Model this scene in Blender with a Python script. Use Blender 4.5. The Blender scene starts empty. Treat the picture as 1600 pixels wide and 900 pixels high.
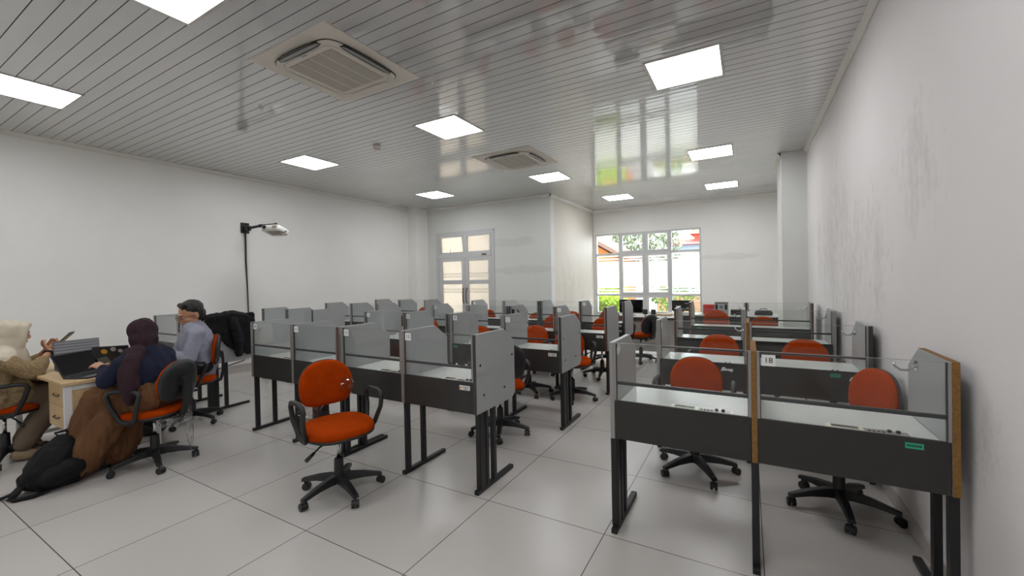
import bpy, math, random
from mathutils import Vector, Matrix, Euler, noise
random.seed(7)
S = bpy.context.scene
COL = S.collection
PI = math.pi

# ------------------------------------------------------------------ camera, sky, sun, exposure
cam_d = bpy.data.cameras.new('camera'); cam = bpy.data.objects.new('camera', cam_d); COL.objects.link(cam)
_r = Vector((0.8690381, 0.4943135, -0.0206615)); _u = Vector((0.012528, 0.0197617, 0.9997262)); _f = Vector((-0.4945866, 0.8690591, -0.0109809))
_m = Matrix((_r, _u, -_f)).transposed().to_4x4(); _m.translation = (0, 0, 1.4934)
cam.matrix_world = _m
cam_d.sensor_width = 36; cam_d.lens = 647.79 / 1600 * 36; cam_d.shift_y = (444.21 - 450) / 1600
cam_d.clip_start = 0.02; cam_d.clip_end = 300
S.camera = cam

W = bpy.data.worlds.new('sky'); S.world = W; W.use_nodes = True
_nt = W.node_tree; _bg = _nt.nodes['Background']
_bg.inputs['Color'].default_value = (0.88, 0.94, 1.0, 1); _bg.inputs['Strength'].default_value = 8.0
sun_d = bpy.data.lights.new('sun', 'SUN'); sun_d.energy = 5.0; sun_d.angle = 0.02; sun_d.color = (1, 0.95, 0.86)
sun = bpy.data.objects.new('sun', sun_d); COL.objects.link(sun)
sun.rotation_euler = Vector((0.25, 0.75, -1.0)).to_track_quat('-Z', 'Y').to_euler()
PANEL_LIGHT = 18.5
S.view_settings.view_transform = 'Standard'; S.view_settings.look = 'None'
S.view_settings.exposure = 0.0; S.view_settings.gamma = 1.0
S.view_settings.use_curve_mapping = False
try:
    S.cycles.max_bounces = 10; S.cycles.diffuse_bounces = 5; S.cycles.glossy_bounces = 5; S.cycles.transmission_bounces = 8
    S.cycles.transparent_max_bounces = 40; S.cycles.use_denoising = True; S.cycles.sample_clamp_indirect = 8
    S.cycles.caustics_reflective = False; S.cycles.caustics_refractive = False
except Exception: pass

# ------------------------------------------------------------------ materials
def srgb(r, g, b):
    f = lambda c: (c / 255 / 12.92) if c / 255 <= 0.04045 else ((c / 255 + 0.055) / 1.055) ** 2.4
    return (f(r), f(g), f(b), 1)
class NT:
    def __init__(s, name):
        s.m = bpy.data.materials.new(name); s.m.use_nodes = True; s.t = s.m.node_tree
        s.b = s.t.nodes['Principled BSDF']; s.out = s.t.nodes['Material Output']
    def n(s, ty, **kw):
        o = s.t.nodes.new(ty)
        for k, v in kw.items():
            if k.startswith('i_'):
                o.inputs[k[2:].replace('_', ' ')].default_value = v
            else: setattr(o, k, v)
        return o
    def l(s, a, b): s.t.links.new(a, b)
    def math(s, op, a, b=None, clamp=False):
        o = s.n('ShaderNodeMath', operation=op, use_clamp=clamp)
        for i, v in enumerate((a, b)):
            if v is None: continue
            if isinstance(v, (int, float)): o.inputs[i].default_value = v
            else: s.l(v, o.inputs[i])
        return o.outputs[0]
    def ramp(s, fac, pts):
        r = s.n('ShaderNodeValToRGB'); s.l(fac, r.inputs[0])
        e = r.color_ramp.elements
        while len(e) < len(pts): e.new(0.5)
        for x, (p, c) in zip(e, pts): x.position = p; x.color = c
        return r.outputs[0]
    def mix(s, fac, a, b):
        o = s.n('ShaderNodeMix', data_type='RGBA')
        for i, v in ((0, fac), (6, a), (7, b)):
            if isinstance(v, (int, float, tuple)): o.inputs[i].default_value = v
            else: s.l(v, o.inputs[i])
        return o.outputs[2]
    def noise(s, scale, vec=None, detail=4, rough=0.55):
        o = s.n('ShaderNodeTexNoise'); o.inputs['Scale'].default_value = scale; o.inputs['Detail'].default_value = detail; o.inputs['Roughness'].default_value = rough
        if vec is not None: s.l(vec, o.inputs['Vector'])
        return o.outputs['Fac']
    def pos(s, scale=(1, 1, 1)):
        g = s.n('ShaderNodeNewGeometry'); mp = s.n('ShaderNodeMapping'); mp.inputs['Scale'].default_value = scale
        s.l(g.outputs['Position'], mp.inputs['Vector']); return mp.outputs[0]
    def obj(s, scale=(1, 1, 1)):
        g = s.n('ShaderNodeTexCoord'); mp = s.n('ShaderNodeMapping'); mp.inputs['Scale'].default_value = scale
        s.l(g.outputs['Object'], mp.inputs['Vector']); return mp.outputs[0]
    def bump(s, h, strength=0.2, dist=0.01):
        b = s.n('ShaderNodeBump'); b.inputs['Strength'].default_value = strength; b.inputs['Distance'].default_value = dist
        s.l(h, b.inputs['Height']); s.l(b.outputs[0], s.b.inputs['Normal'])
def mat(name, col, rough=0.5, metal=0.0, vary=0.0, vscale=30, bump=0.0, bscale=200, spec=0.5, coat=0, emit=None, estr=0):
    t = NT(name); b = t.b
    b.inputs['Roughness'].default_value = rough; b.inputs['Metallic'].default_value = metal
    b.inputs['Specular IOR Level'].default_value = spec
    if coat: b.inputs['Coat Weight'].default_value = coat; b.inputs['Coat Roughness'].default_value = 0.1
    if vary:
        f = t.noise(vscale, t.obj())
        lo = tuple(c * (1 - vary) for c in col[:3]) + (1,); hi = tuple(min(1, c * (1 + vary)) for c in col[:3]) + (1,)
        t.l(t.ramp(f, [(0.3, lo), (0.7, hi)]), b.inputs['Base Color'])
    else: b.inputs['Base Color'].default_value = col
    if bump: t.bump(t.noise(bscale, t.obj(), 2), bump, 0.002)
    if emit: b.inputs['Emission Color'].default_value = emit; b.inputs['Emission Strength'].default_value = estr
    return t.m

M = {}
M['lam'] = mat('grey_laminate', srgb(162, 164, 164), 0.38, vary=0.03, vscale=8)
M['dark'] = mat('charcoal_laminate', srgb(44, 43, 41), 0.4, vary=0.05, vscale=10)
M['white_lam'] = mat('white_laminate', srgb(214, 216, 211), 0.22, vary=0.03, vscale=6)
M['alu'] = mat('aluminium_strip', srgb(160, 158, 156), 0.35, 0.6)
M['raw'] = mat('raw_chipboard', srgb(134, 97, 48), 0.85, vary=0.25, vscale=120)
M['brownedge'] = mat('brown_edge', srgb(92, 62, 48), 0.6, vary=0.2, vscale=60)
M['darkedge'] = mat('dark_edge', srgb(58, 57, 56), 0.5)
M['blackmetal'] = mat('black_powder_coat', srgb(26, 26, 28), 0.42, vary=0.1, vscale=40)
M['blackplastic'] = mat('black_plastic', srgb(30, 30, 31), 0.42, bump=0.15, bscale=300)
M['orange'] = mat('orange_fabric', srgb(166, 58, 2), 0.95, vary=0.12, vscale=14, bump=0.5, bscale=700, spec=0.08)
for _n in M['orange'].node_tree.nodes:
    if _n.type == 'BSDF_PRINCIPLED': _n.inputs['Sheen Weight'].default_value = 0.35; _n.inputs['Sheen Tint'].default_value = srgb(240, 120, 20); _n.inputs['Sheen Roughness'].default_value = 0.35
M['chrome'] = mat('chrome', srgb(205, 205, 205), 0.15, 1.0)
M['rubber'] = mat('dark_rail', srgb(60, 61, 63), 0.4)
M['paper'] = mat('white_sticker', srgb(232, 234, 230), 0.6)
M['ink'] = mat('black_ink', srgb(25, 28, 26), 0.7)
M['green'] = mat('green_tag', srgb(40, 160, 125), 0.5)
M['cream'] = mat('cream_plate', srgb(224, 220, 200), 0.35)
M['screendark'] = mat('dark_window', srgb(52, 50, 46), 0.2)
M['tan'] = mat('tan_mark', srgb(200, 150, 40), 0.6)
M['white_pl'] = mat('white_plastic', srgb(222, 220, 214), 0.4)
M['ac'] = mat('ivory_plastic', srgb(214, 208, 198), 0.45, vary=0.02, vscale=4)
M['grille'] = mat('grey_grille', srgb(150, 142, 132), 0.6)
M['alu_frame'] = mat('pale_grey_frame', srgb(206, 207, 207), 0.4)
M['handle'] = mat('bronze_handle', srgb(120, 104, 84), 0.35, 0.5)

def glass_mat(name, tint=(1, 1, 1, 1), ior=1.45, film=0.0):
    t = NT(name)
    tr = t.n('ShaderNodeBsdfTransparent'); tr.inputs[0].default_value = tint
    gl = t.n('ShaderNodeBsdfGlossy'); gl.inputs['Roughness'].default_value = 0.0; gl.inputs[0].default_value = (1, 1, 1, 1)
    lw = t.n('ShaderNodeLayerWeight'); lw.inputs[0].default_value = 0.5
    f0 = ((ior - 1) / (ior + 1)) ** 2
    fr = t.math('ADD', t.math('MULTIPLY', t.math('POWER', lw.outputs['Facing'], 5), 1 - f0), f0)
    mx = t.n('ShaderNodeMixShader'); t.l(fr, mx.inputs[0]); t.l(tr.outputs[0], mx.inputs[1]); t.l(gl.outputs[0], mx.inputs[2])
    t.l(mx.outputs[0], t.out.inputs[0]); return t.m
M['glass'] = glass_mat('clear_glass', (0.965, 0.975, 0.97, 1), 1.38)
M['winglass'] = glass_mat('window_glass', (0.96, 0.97, 0.97, 1), 1.45)
def wrap_mat():
    t = NT('clear_plastic_wrap')
    tr = t.n('ShaderNodeBsdfTransparent'); tr.inputs[0].default_value = (0.9, 0.9, 0.9, 1)
    gl = t.n('ShaderNodeBsdfGlossy'); gl.inputs['Roughness'].default_value = 0.12
    lw = t.n('ShaderNodeLayerWeight'); lw.inputs[0].default_value = 0.45
    f = t.math('MULTIPLY', lw.outputs['Facing'], 0.7)
    mx = t.n('ShaderNodeMixShader'); t.l(f, mx.inputs[0]); t.l(tr.outputs[0], mx.inputs[1]); t.l(gl.outputs[0], mx.inputs[2])
    t.l(mx.outputs[0], t.out.inputs[0]); return t.m
M['wrap'] = wrap_mat()
def film_mat(name, col, thru=0.12):
    t = NT(name)
    tl = t.n('ShaderNodeBsdfTranslucent'); tl.inputs[0].default_value = col
    df = t.n('ShaderNodeBsdfDiffuse'); df.inputs[0].default_value = col
    a = t.n('ShaderNodeMixShader'); a.inputs[0].default_value = 0.35; t.l(tl.outputs[0], a.inputs[1]); t.l(df.outputs[0], a.inputs[2])
    tr = t.n('ShaderNodeBsdfTransparent'); tr.inputs[0].default_value = col
    b = t.n('ShaderNodeMixShader'); b.inputs[0].default_value = thru; t.l(a.outputs[0], b.inputs[1]); t.l(tr.outputs[0], b.inputs[2])
    t.l(b.outputs[0], t.out.inputs[0]); return t.m
M['film'] = film_mat('frosted_film', (0.93, 0.92, 0.88, 1), 0.32)
M['film2'] = film_mat('frosted_cream_film', (0.74, 0.73, 0.715, 1), 0.55)
M['film3'] = film_mat('denser_frosted_stripe', (0.9, 0.9, 0.89, 1), 0.85)
def emit_mat(name, col, s):
    t = NT(name); e = t.n('ShaderNodeEmission'); e.inputs[0].default_value = col; e.inputs[1].default_value = s
    t.l(e.outputs[0], t.out.inputs[0]); return t.m
M['lamp'] = emit_mat('led_diffuser', (0.97, 0.98, 1.0, 1), PANEL_LIGHT)
M['lampframe'] = mat('lamp_frame', srgb(190, 186, 180), 0.4)

def wall_mat(name, base, stain=0.0, streak=False, patches=(), zones=()):
    t = NT(name); t.b.inputs['Roughness'].default_value = 0.6
    f = t.noise(1.3, t.pos(), 3)
    c = t.ramp(f, [(0.3, tuple(x * 0.96 for x in base[:3]) + (1,)), (0.7, base)])
    if streak:
        fine = t.noise(11.0, t.pos((1, 1.2, 0.75)), 10, 0.78); mid = t.noise(1.6, t.pos((1, 1.4, 0.5)), 5, 0.6)
        sp = t.n('ShaderNodeSeparateXYZ'); t.l(t.pos(), sp.inputs[0]); zone = None
        for (zy, zz, ry, rz, g) in zones:
            dy = t.math('DIVIDE', t.math('SUBTRACT', sp.outputs['Y'], zy), ry); dz = t.math('DIVIDE', t.math('SUBTRACT', sp.outputs['Z'], zz), rz)
            q = t.math('MULTIPLY', t.math('SUBTRACT', 1.0, t.math('ADD', t.math('MULTIPLY', dy, dy), t.math('MULTIPLY', dz, dz)), True), g)
            zone = q if zone is None else t.math('MAXIMUM', zone, q)
        f_ = t.math('ADD', t.math('MULTIPLY', t.math('SUBTRACT', fine, 0.5), 2.2), t.math('MULTIPLY', t.math('SUBTRACT', mid, 0.5), 2.0))
        k = t.ramp(t.math('ADD', f_, t.math('SUBTRACT', t.math('MULTIPLY', zone, 0.75), 0.25)), [(0.25, (0, 0, 0, 1)), (0.75, (1, 1, 1, 1))])
        k = t.math('MULTIPLY', k, stain)
        c = t.mix(k, c, tuple(x * 0.45 for x in base[:3]) + (1,))
        t.bump(fine, 0.12, 0.01)
    for (ax, cx, cz, rx, rz, amt) in patches:
        sp = t.n('ShaderNodeSeparateXYZ'); t.l(t.pos(), sp.inputs[0])
        dx = t.math('DIVIDE', t.math('SUBTRACT', sp.outputs[ax], cx), rx); dz = t.math('DIVIDE', t.math('SUBTRACT', sp.outputs['Z'], cz), rz)
        d = t.math('ADD', t.math('MULTIPLY', dx, dx), t.math('MULTIPLY', dz, dz))
        d = t.math('ADD', d, t.math('MULTIPLY', t.math('SUBTRACT', t.noise(2.6, t.pos((1, 1, 2.2)), 6, 0.65), 0.5), 3.4))
        k = t.math('MULTIPLY', t.ramp(d, [(0.35, (1, 1, 1, 1)), (1.1, (0, 0, 0, 1))]), amt)
        c = t.mix(k, c, tuple(x * 0.55 for x in base[:3]) + (1,))
    t.l(c, t.b.inputs['Base Color']); return t.m
WB = srgb(243, 242, 238)
M['wall'] = wall_mat('white_painted_wall', WB)
M['wall_r'] = wall_mat('stained_white_wall', srgb(232, 228, 227), 0.3, True, zones=[(5.3, 1.75, 2.3, 1.25, 1.0), (3.0, 2.1, 0.9, 0.6, 0.7), (2.35, 0.8, 0.32, 0.3, 1.1), (5.4, 0.4, 1.2, 0.5, 0.8)])
M['wall_back'] = wall_mat('damp_marked_wall', srgb(224, 225, 221), patches=[('X', -4.75, 2.37, 0.75, 0.13, 0.22), ('X', -4.55, 1.72, 0.95, 0.12, 0.22)])
M['wall_ret'] = wall_mat('damp_streaked_wall', srgb(216, 210, 199), 0.22, True, zones=[(9.6, 1.3, 1.6, 1.1, 0.9)])
M['wall_alc'] = wall_mat('alcove_wall', WB, patches=[('X', -0.4, 1.95, 0.7, 0.09, 0.2)])
M['trim'] = mat('white_trim', srgb(226, 224, 219), 0.5)

def floor_mat():
    t = NT('large_floor_tiles'); b = t.b
    g = t.n('ShaderNodeNewGeometry'); sp = t.n('ShaderNodeSeparateXYZ'); t.l(g.outputs['Position'], sp.inputs[0])
    def edge(o, off):
        q = t.math('DIVIDE', t.math('SUBTRACT', o, off), 0.8)
        fr = t.math('FRACT', q); return t.math('ABSOLUTE', t.math('SUBTRACT', fr, 0.5)), t.math('FLOOR', q)
    ex, ix = edge(sp.outputs['X'], -1.5464); ey, iy = edge(sp.outputs['Y'], 2.3355)
    line = t.math('GREATER_THAN', t.math('MAXIMUM', ex, ey), 0.5 - 0.0026 / 0.8)
    cb = t.n('ShaderNodeCombineXYZ'); t.l(ix, cb.inputs[0]); t.l(iy, cb.inputs[1])
    wn = t.n('ShaderNodeTexWhiteNoise'); t.l(cb.outputs[0], wn.inputs[0])
    tile = t.ramp(wn.outputs[0], [(0, srgb(191, 187, 182)), (1, srgb(197, 193, 188))])
    tile2 = tile
    t.l(t.mix(line, tile2, srgb(96, 84, 74)), b.inputs['Base Color'])
    b.inputs['Roughness'].default_value = 0.27
    b.inputs['Specular IOR Level'].default_value = 0.45
    return t.m
M['floor'] = floor_mat()
def ceil_mat():
    t = NT('glossy_ceiling_planks'); b = t.b
    f = t.noise(0.8, t.pos((1, 6, 1)), 3)
    t.l(t.ramp(f, [(0.3, srgb(190, 191, 191)), (0.7, srgb(196, 196, 195))]), b.inputs['Base Color'])
    b.inputs['Roughness'].default_value = 0.25; b.inputs['Specular IOR Level'].default_value = 0.6; b.inputs['Coat Weight'].default_value = 1.0; b.inputs['Coat Roughness'].default_value = 0.025; b.inputs['Coat IOR'].default_value = 2.2
    t.bump(t.noise(1.6, t.pos((1, 0.6, 1)), 1), 0.02, 0.02)
    return t.m
M['ceil'] = ceil_mat()
M['groove'] = mat('plank_groove', srgb(84, 82, 80), 0.7)
def wood_mat(name, a, b_, sc=(6, 6, 1.2)):
    t = NT(name); w = t.n('ShaderNodeTexNoise'); w.inputs['Scale'].default_value = 9; w.inputs['Detail'].default_value = 6
    t.l(t.obj(sc), w.inputs['Vector']); t.l(t.ramp(w.outputs['Fac'], [(0.3, a), (0.7, b_)]), t.b.inputs['Base Color']); t.b.inputs['Roughness'].default_value = 0.45
    return t.m
M['oak'] = wood_mat('pale_oak', srgb(196, 166, 122), srgb(218, 190, 146), (1, 8, 8))
M['oakv'] = wood_mat('pale_oak_upright', srgb(190, 160, 116), srgb(214, 186, 142), (8, 8, 1))

# ------------------------------------------------------------------ mesh helpers
class MB:
    def __init__(s): s.v = []; s.f = []; s.sm = []; s.mi = []; s.cur = 0
    def add(s, vs, fs, smooth=False):
        o = len(s.v); s.v += [tuple(p) for p in vs]
        for f in fs: s.f.append(tuple(i + o for i in f)); s.sm.append(smooth); s.mi.append(s.cur)
        return s
    def box(s, x0, x1, y0, y1, z0, z1):
        x0, x1 = min(x0, x1), max(x0, x1); y0, y1 = min(y0, y1), max(y0, y1); z0, z1 = min(z0, z1), max(z0, z1)
        return s.add([(x0, y0, z0), (x1, y0, z0), (x1, y1, z0), (x0, y1, z0), (x0, y0, z1), (x1, y0, z1), (x1, y1, z1), (x0, y1, z1)],
                     [(0, 3, 2, 1), (4, 5, 6, 7), (0, 1, 5, 4), (1, 2, 6, 5), (2, 3, 7, 6), (3, 0, 4, 7)])
    def prism(s, poly, a0, a1, axis='x', smooth=False):
        # poly: 2D points in the two remaining axes (x: (y,z); y: (x,z); z: (x,y))
        def P(p, a): return {'x': (a, p[0], p[1]), 'y': (p[0], a, p[1]), 'z': (p[0], p[1], a)}[axis]
        n = len(poly); vs = [P(p, a0) for p in poly] + [P(p, a1) for p in poly]
        area = sum(poly[i][0] * poly[(i + 1) % n][1] - poly[(i + 1) % n][0] * poly[i][1] for i in range(n))
        flip = (area > 0) == (axis != 'y')
        flip = flip if a1 > a0 else not flip
        caps = [tuple(range(n))[::-1], tuple(range(n, 2 * n))]; sides = [(i, (i + 1) % n, (i + 1) % n + n, i + n) for i in range(n)]
        if not flip: caps = [c[::-1] for c in caps]; sides = [c[::-1] for c in sides]
        s.add(vs, caps); o = len(s.v) - 2 * n
        for f in sides: s.f.append(tuple(i + o for i in f)); s.sm.append(smooth); s.mi.append(s.cur)
        return s
    def loft(s, rings, cap=True, closed=True, smooth=True):
        n = len(rings[0]); o = len(s.v)
        for r in rings: s.v += [tuple(p) for p in r]
        for k in range(len(rings) - 1):
            for i in range(n if closed else n - 1):
                j = (i + 1) % n
                s.f.append((o + k * n + i, o + k * n + j, o + (k + 1) * n + j, o + (k + 1) * n + i)); s.sm.append(smooth); s.mi.append(s.cur)
        if cap and closed:
            s.f.append(tuple(o + i for i in range(n))[::-1]); s.sm.append(smooth); s.mi.append(s.cur)
            s.f.append(tuple(o + (len(rings) - 1) * n + i for i in range(n))); s.sm.append(smooth); s.mi.append(s.cur)
        return s
    def tube(s, pts, r, n=8, loop=False, sy=1.0):
        pts = [Vector(p) for p in pts]; m = len(pts); rr = r if isinstance(r, (list, tuple)) else [r] * m
        T = []
        for i in range(m):
            if loop: d = pts[(i + 1) % m] - pts[i - 1]
            else: d = pts[min(i + 1, m - 1)] - pts[max(i - 1, 0)]
            T.append(d.normalized() if d.length > 1e-9 else Vector((0, 0, 1)))
        ref = Vector((0, 0, 1)) if abs(T[0].z) < 0.9 else Vector((1, 0, 0))
        u = (ref - T[0] * ref.dot(T[0])).normalized(); rings = []
        for i in range(m):
            u = (u - T[i] * u.dot(T[i])).normalized(); w = T[i].cross(u)
            rings.append([pts[i] + (u * math.cos(a) + w * math.sin(a) * sy) * rr[i] for a in [2 * PI * k / n for k in range(n)]])
        if loop: rings.append(rings[0]); return s.loft(rings, cap=False)
        return s.loft(rings)
    def cyl(s, p0, p1, r0, r1=None, n=16):
        r1 = r0 if r1 is None else r1; p0, p1 = Vector(p0), Vector(p1); t = (p1 - p0).normalized()
        ref = Vector((0, 0, 1)) if abs(t.z) < 0.9 else Vector((1, 0, 0)); u = (ref - t * ref.dot(t)).normalized(); w = t.cross(u); o = len(s.v)
        for p, r in ((p0, r0), (p1, r1)): s.v += [tuple(p + (u * math.cos(2 * PI * k / n) + w * math.sin(2 * PI * k / n)) * r) for k in range(n)]
        for i in range(n):
            j = (i + 1) % n; s.f.append((o + i, o + j, o + n + j, o + n + i)); s.sm.append(True); s.mi.append(s.cur)
        s.f.append(tuple(o + i for i in range(n))[::-1]); s.f.append(tuple(o + n + i for i in range(n))); s.sm += [False, False]; s.mi += [s.cur] * 2
        return s
    def lathe(s, prof, n=20, c=(0, 0, 0)):
        return s.loft([[(c[0] + r * math.cos(2 * PI * k / n), c[1] + r * math.sin(2 * PI * k / n), c[2] + z) for k in range(n)] for r, z in prof])
    def ell(s, c, r, n=16, m=10, rot=None):
        R = rot.to_matrix() if rot else Matrix.Identity(3); c = Vector(c); rings = []
        for i in range(m + 1):
            th = -PI / 2 + PI * (0.02 + 0.96 * i / m)
            rings.append([c + R @ Vector((r[0] * math.cos(th) * math.cos(2 * PI * k / n), r[1] * math.cos(th) * math.sin(2 * PI * k / n), r[2] * math.sin(th))) for k in range(n)])
        return s.loft(rings)
    def xf(s, mx, start=0):
        for i in range(start, len(s.v)): s.v[i] = tuple(mx @ Vector(s.v[i]))
        return s
    def build(s, name, m, parent=None, loc=None, bevel=0, seg=2, label=None):
        me = bpy.data.meshes.new(name); me.from_pydata(s.v, [], s.f)
        me.polygons.foreach_set('use_smooth', s.sm); me.polygons.foreach_set('material_index', s.mi)
        for x in (m if isinstance(m, (list, tuple)) else [m]): me.materials.append(x)
        me.update(); o = bpy.data.objects.new(name, me); COL.objects.link(o)
        if parent: o.parent = parent
        if loc: o.location = loc
        if bevel:
            b = o.modifiers.new('bevel', 'BEVEL'); b.width = bevel; b.segments = seg; b.limit_method = 'ANGLE'; b.angle_limit = 0.7
        if label: o['label'] = label
        return o
def thing(name, label, cat, loc=(0, 0, 0), rz=0, group=None):
    o = bpy.data.objects.new(name, None); COL.objects.link(o); o.empty_display_size = 0.1
    o.location = loc; o.rotation_euler = (0, 0, rz); o['label'] = label; o['category'] = cat
    if group: o['group'] = group
    return o
def tag(o, label, cat, group=None, kind=None):
    o['label'] = label; o['category'] = cat
    if group: o['group'] = group
    if kind: o['kind'] = kind
    return o
def struct(o, label, cat='structure'):
    o['kind'] = 'structure'; o['label'] = label; o['category'] = cat; return o
def copy_tree(o, parent=None):
    c = o.copy(); COL.objects.link(c)
    if parent: c.parent = parent
    for ch in list(o.children): copy_tree(ch, c)
    return c
def text(name, body, size, m, parent, mx, ext=0.0006):
    cu = bpy.data.curves.new(name, 'FONT'); cu.body = body; cu.size = size; cu.align_x = 'CENTER'; cu.align_y = 'CENTER'; cu.extrude = ext
    t = bpy.data.objects.new(name + '_tmp', cu); COL.objects.link(t)
    dg = bpy.context.evaluated_depsgraph_get(); me = bpy.data.meshes.new_from_object(t.evaluated_get(dg)); bpy.data.objects.remove(t)
    me.name = name; me.transform(mx); me.materials.clear(); me.materials.append(m)
    o = bpy.data.objects.new(name, me); COL.objects.link(o)
    if parent: o.parent = parent
    return o
def superell(a, b, e, n=40):
    out = []
    for k in range(n):
        t = 2 * PI * k / n; c, s_ = math.cos(t), math.sin(t)
        out.append((a * math.copysign(abs(c) ** (2 / e), c), b * math.copysign(abs(s_) ** (2 / e), s_)))
    return out
FRONT = Matrix.Rotation(PI / 2, 4, 'X')        # text lying in XY -> standing, read from -Y

# ------------------------------------------------------------------ the room
HC = 3.38; XL, XR = -7.62, 0.80; YB, YA, YF = 8.46, 11.40, -3.6; XS = -3.80
o = MB().box(XL - 0.3, XR + 0.3, YF - 0.3, YA + 0.3, -0.12, 0).build('floor', M['floor']); struct(o, 'large pale grey square floor tiles with dark joints', 'floor')
c = MB(); y = YF - 0.05; pitch = 0.1066; y = 1.585 - pitch * 49
while y < YA + 0.1:
    a, b_ = y + 0.003, y + pitch - 0.003; prof = []
    for k in range(7):
        t = k / 6; prof.append((a + (b_ - a) * t, HC - 0.00025 * (1 - (2 * t - 1) ** 2)))
    v0 = [(XL - 0.2, p[0], p[1]) for p in prof]; v1 = [(XR + 0.2, p[0], p[1]) for p in prof]
    c.cur = 0; c.add(v0 + v1, [(i, i + 7, i + 8, i + 1) for i in range(6)][::1], True)
    c.cur = 1; c.add([(XL - 0.2, y - 0.003, HC), (XR + 0.2, y - 0.003, HC), (XR + 0.2, y, HC + 0.006), (XL - 0.2, y, HC + 0.006), (XR + 0.2, y + 0.003, HC), (XL - 0.2, y + 0.003, HC)], [(0, 3, 2, 1), (3, 5, 4, 2)])
    y += pitch
c.cur = 1; c.box(XL - 0.3, XR + 0.3, YF - 0.3, YA + 0.3, HC + 0.03, HC + 0.25)
struct(c.build('ceiling', [M['ceil'], M['groove']]), 'glossy grey ceiling of narrow planks', 'ceiling')
struct(MB().box(XL - 0.2, XL, YF - 0.2, YB + 0.3, 0, HC + 0.05).build('wall_left', M['wall']), 'plain white wall on the left', 'wall')
struct(MB().box(XR, XR + 0.2, YF - 0.2, YA + 0.3, 0, HC + 0.05).build('wall_right', M['wall_r']), 'white right wall with grey damp stains', 'wall')
struct(MB().box(XL, XR, YF - 0.2, YF, 0, HC + 0.05).build('wall_front', M['wall']), 'white wall behind the viewer', 'wall')
DX0, DX1, DZ = -7.03, -5.31, 2.70
w = MB().box(XL, DX0, YB, YB + 0.2, 0, HC + 0.05).box(DX1, XS, YB, YB + 0.2, 0, HC + 0.05).box(DX0, DX1, YB, YB + 0.2, DZ, HC + 0.05)
struct(w.build('wall_back', M['wall_back']), 'white back wall with two grey damp patches beside the door', 'wall')
struct(MB().box(XS - 0.2, XS, YB + 0.2, YA + 0.2, 0, HC + 0.05).build('wall_return', M['wall_ret']), 'short white wall stepping back to the window alcove', 'wall')
WX0, WX1, WZ0, WZ1 = -3.745, -1.01, 0.5, 2.71
w = MB().box(XS, WX0, YA, YA + 0.2, 0, HC + 0.05).box(WX1, XR, YA, YA + 0.2, 0, HC + 0.05).box(WX0, WX1, YA, YA + 0.2, WZ1, HC + 0.05).box(WX0, WX1, YA, YA + 0.2, 0, WZ0)
struct(w.build('wall_alcove', M['wall_alc']), 'white alcove wall around the large window', 'wall')
struct(MB().box(XL, -7.35, 8.0, YB, 0, HC).build('wall_pier_left', M['wall']), 'white pier in the left back corner', 'wall')
struct(MB().box(0.47, XR, 7.72, 8.73, 0, HC).build('wall_pier_right', M['wall_back']), 'white pier standing out of the right wall', 'wall')
# cornice and skirting
def cornice(name, x0, y0, x1, y1, nx, ny, label):
    prof = [(0, 0), (0, -0.05), (0.012, -0.05), (0.02, -0.03), (0.035, -0.012), (0.045, 0)]
    vs = []
    for (x, y) in ((x0, y0), (x1, y1)):
        for d, z in prof: vs.append((x + nx * d, y + ny * d, HC + z - 0.001))
    n = len(prof); f = [(i, i + 1, n + i + 1, n + i) for i in range(n - 1)]
    struct(MB().add(vs, f, True).build(name, M['trim']), label, 'trim')
cornice('trim_1', XR, YF, XR, 7.72, -1, 0, 'slim white cornice along the right wall')
cornice('trim_2', XL, YF, XL, 8.0, 1, 0, 'slim white cornice along the left wall')
cornice('trim_3', XS, YB, XS, YA, 1, 0, 'slim white cornice on the short return wall')
cornice('trim_4', -7.35, YB, XS, YB, 0, -1, 'slim cornice above the glazed door')
cornice('trim_5', XS, YA, XR, YA, 0, -1, 'slim cornice above the large window')
cornice('trim_6', 0.47, 7.72, 0.47, 8.73, -1, 0, 'short cornice on the right pier')
M['skirt'] = mat('tile_skirting', srgb(186, 180, 174), 0.35)
struct(MB().box(XL, XL + 0.012, YF, 8.0, 0, 0.13).build('baseboard_left', M['skirt']), 'grey tile skirting along the left wall', 'baseboard')
struct(MB().box(XR - 0.012, XR, YF, 7.72, 0, 0.1).build('baseboard_right', M['skirt']), 'grey tile skirting along the right wall', 'baseboard')
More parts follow.
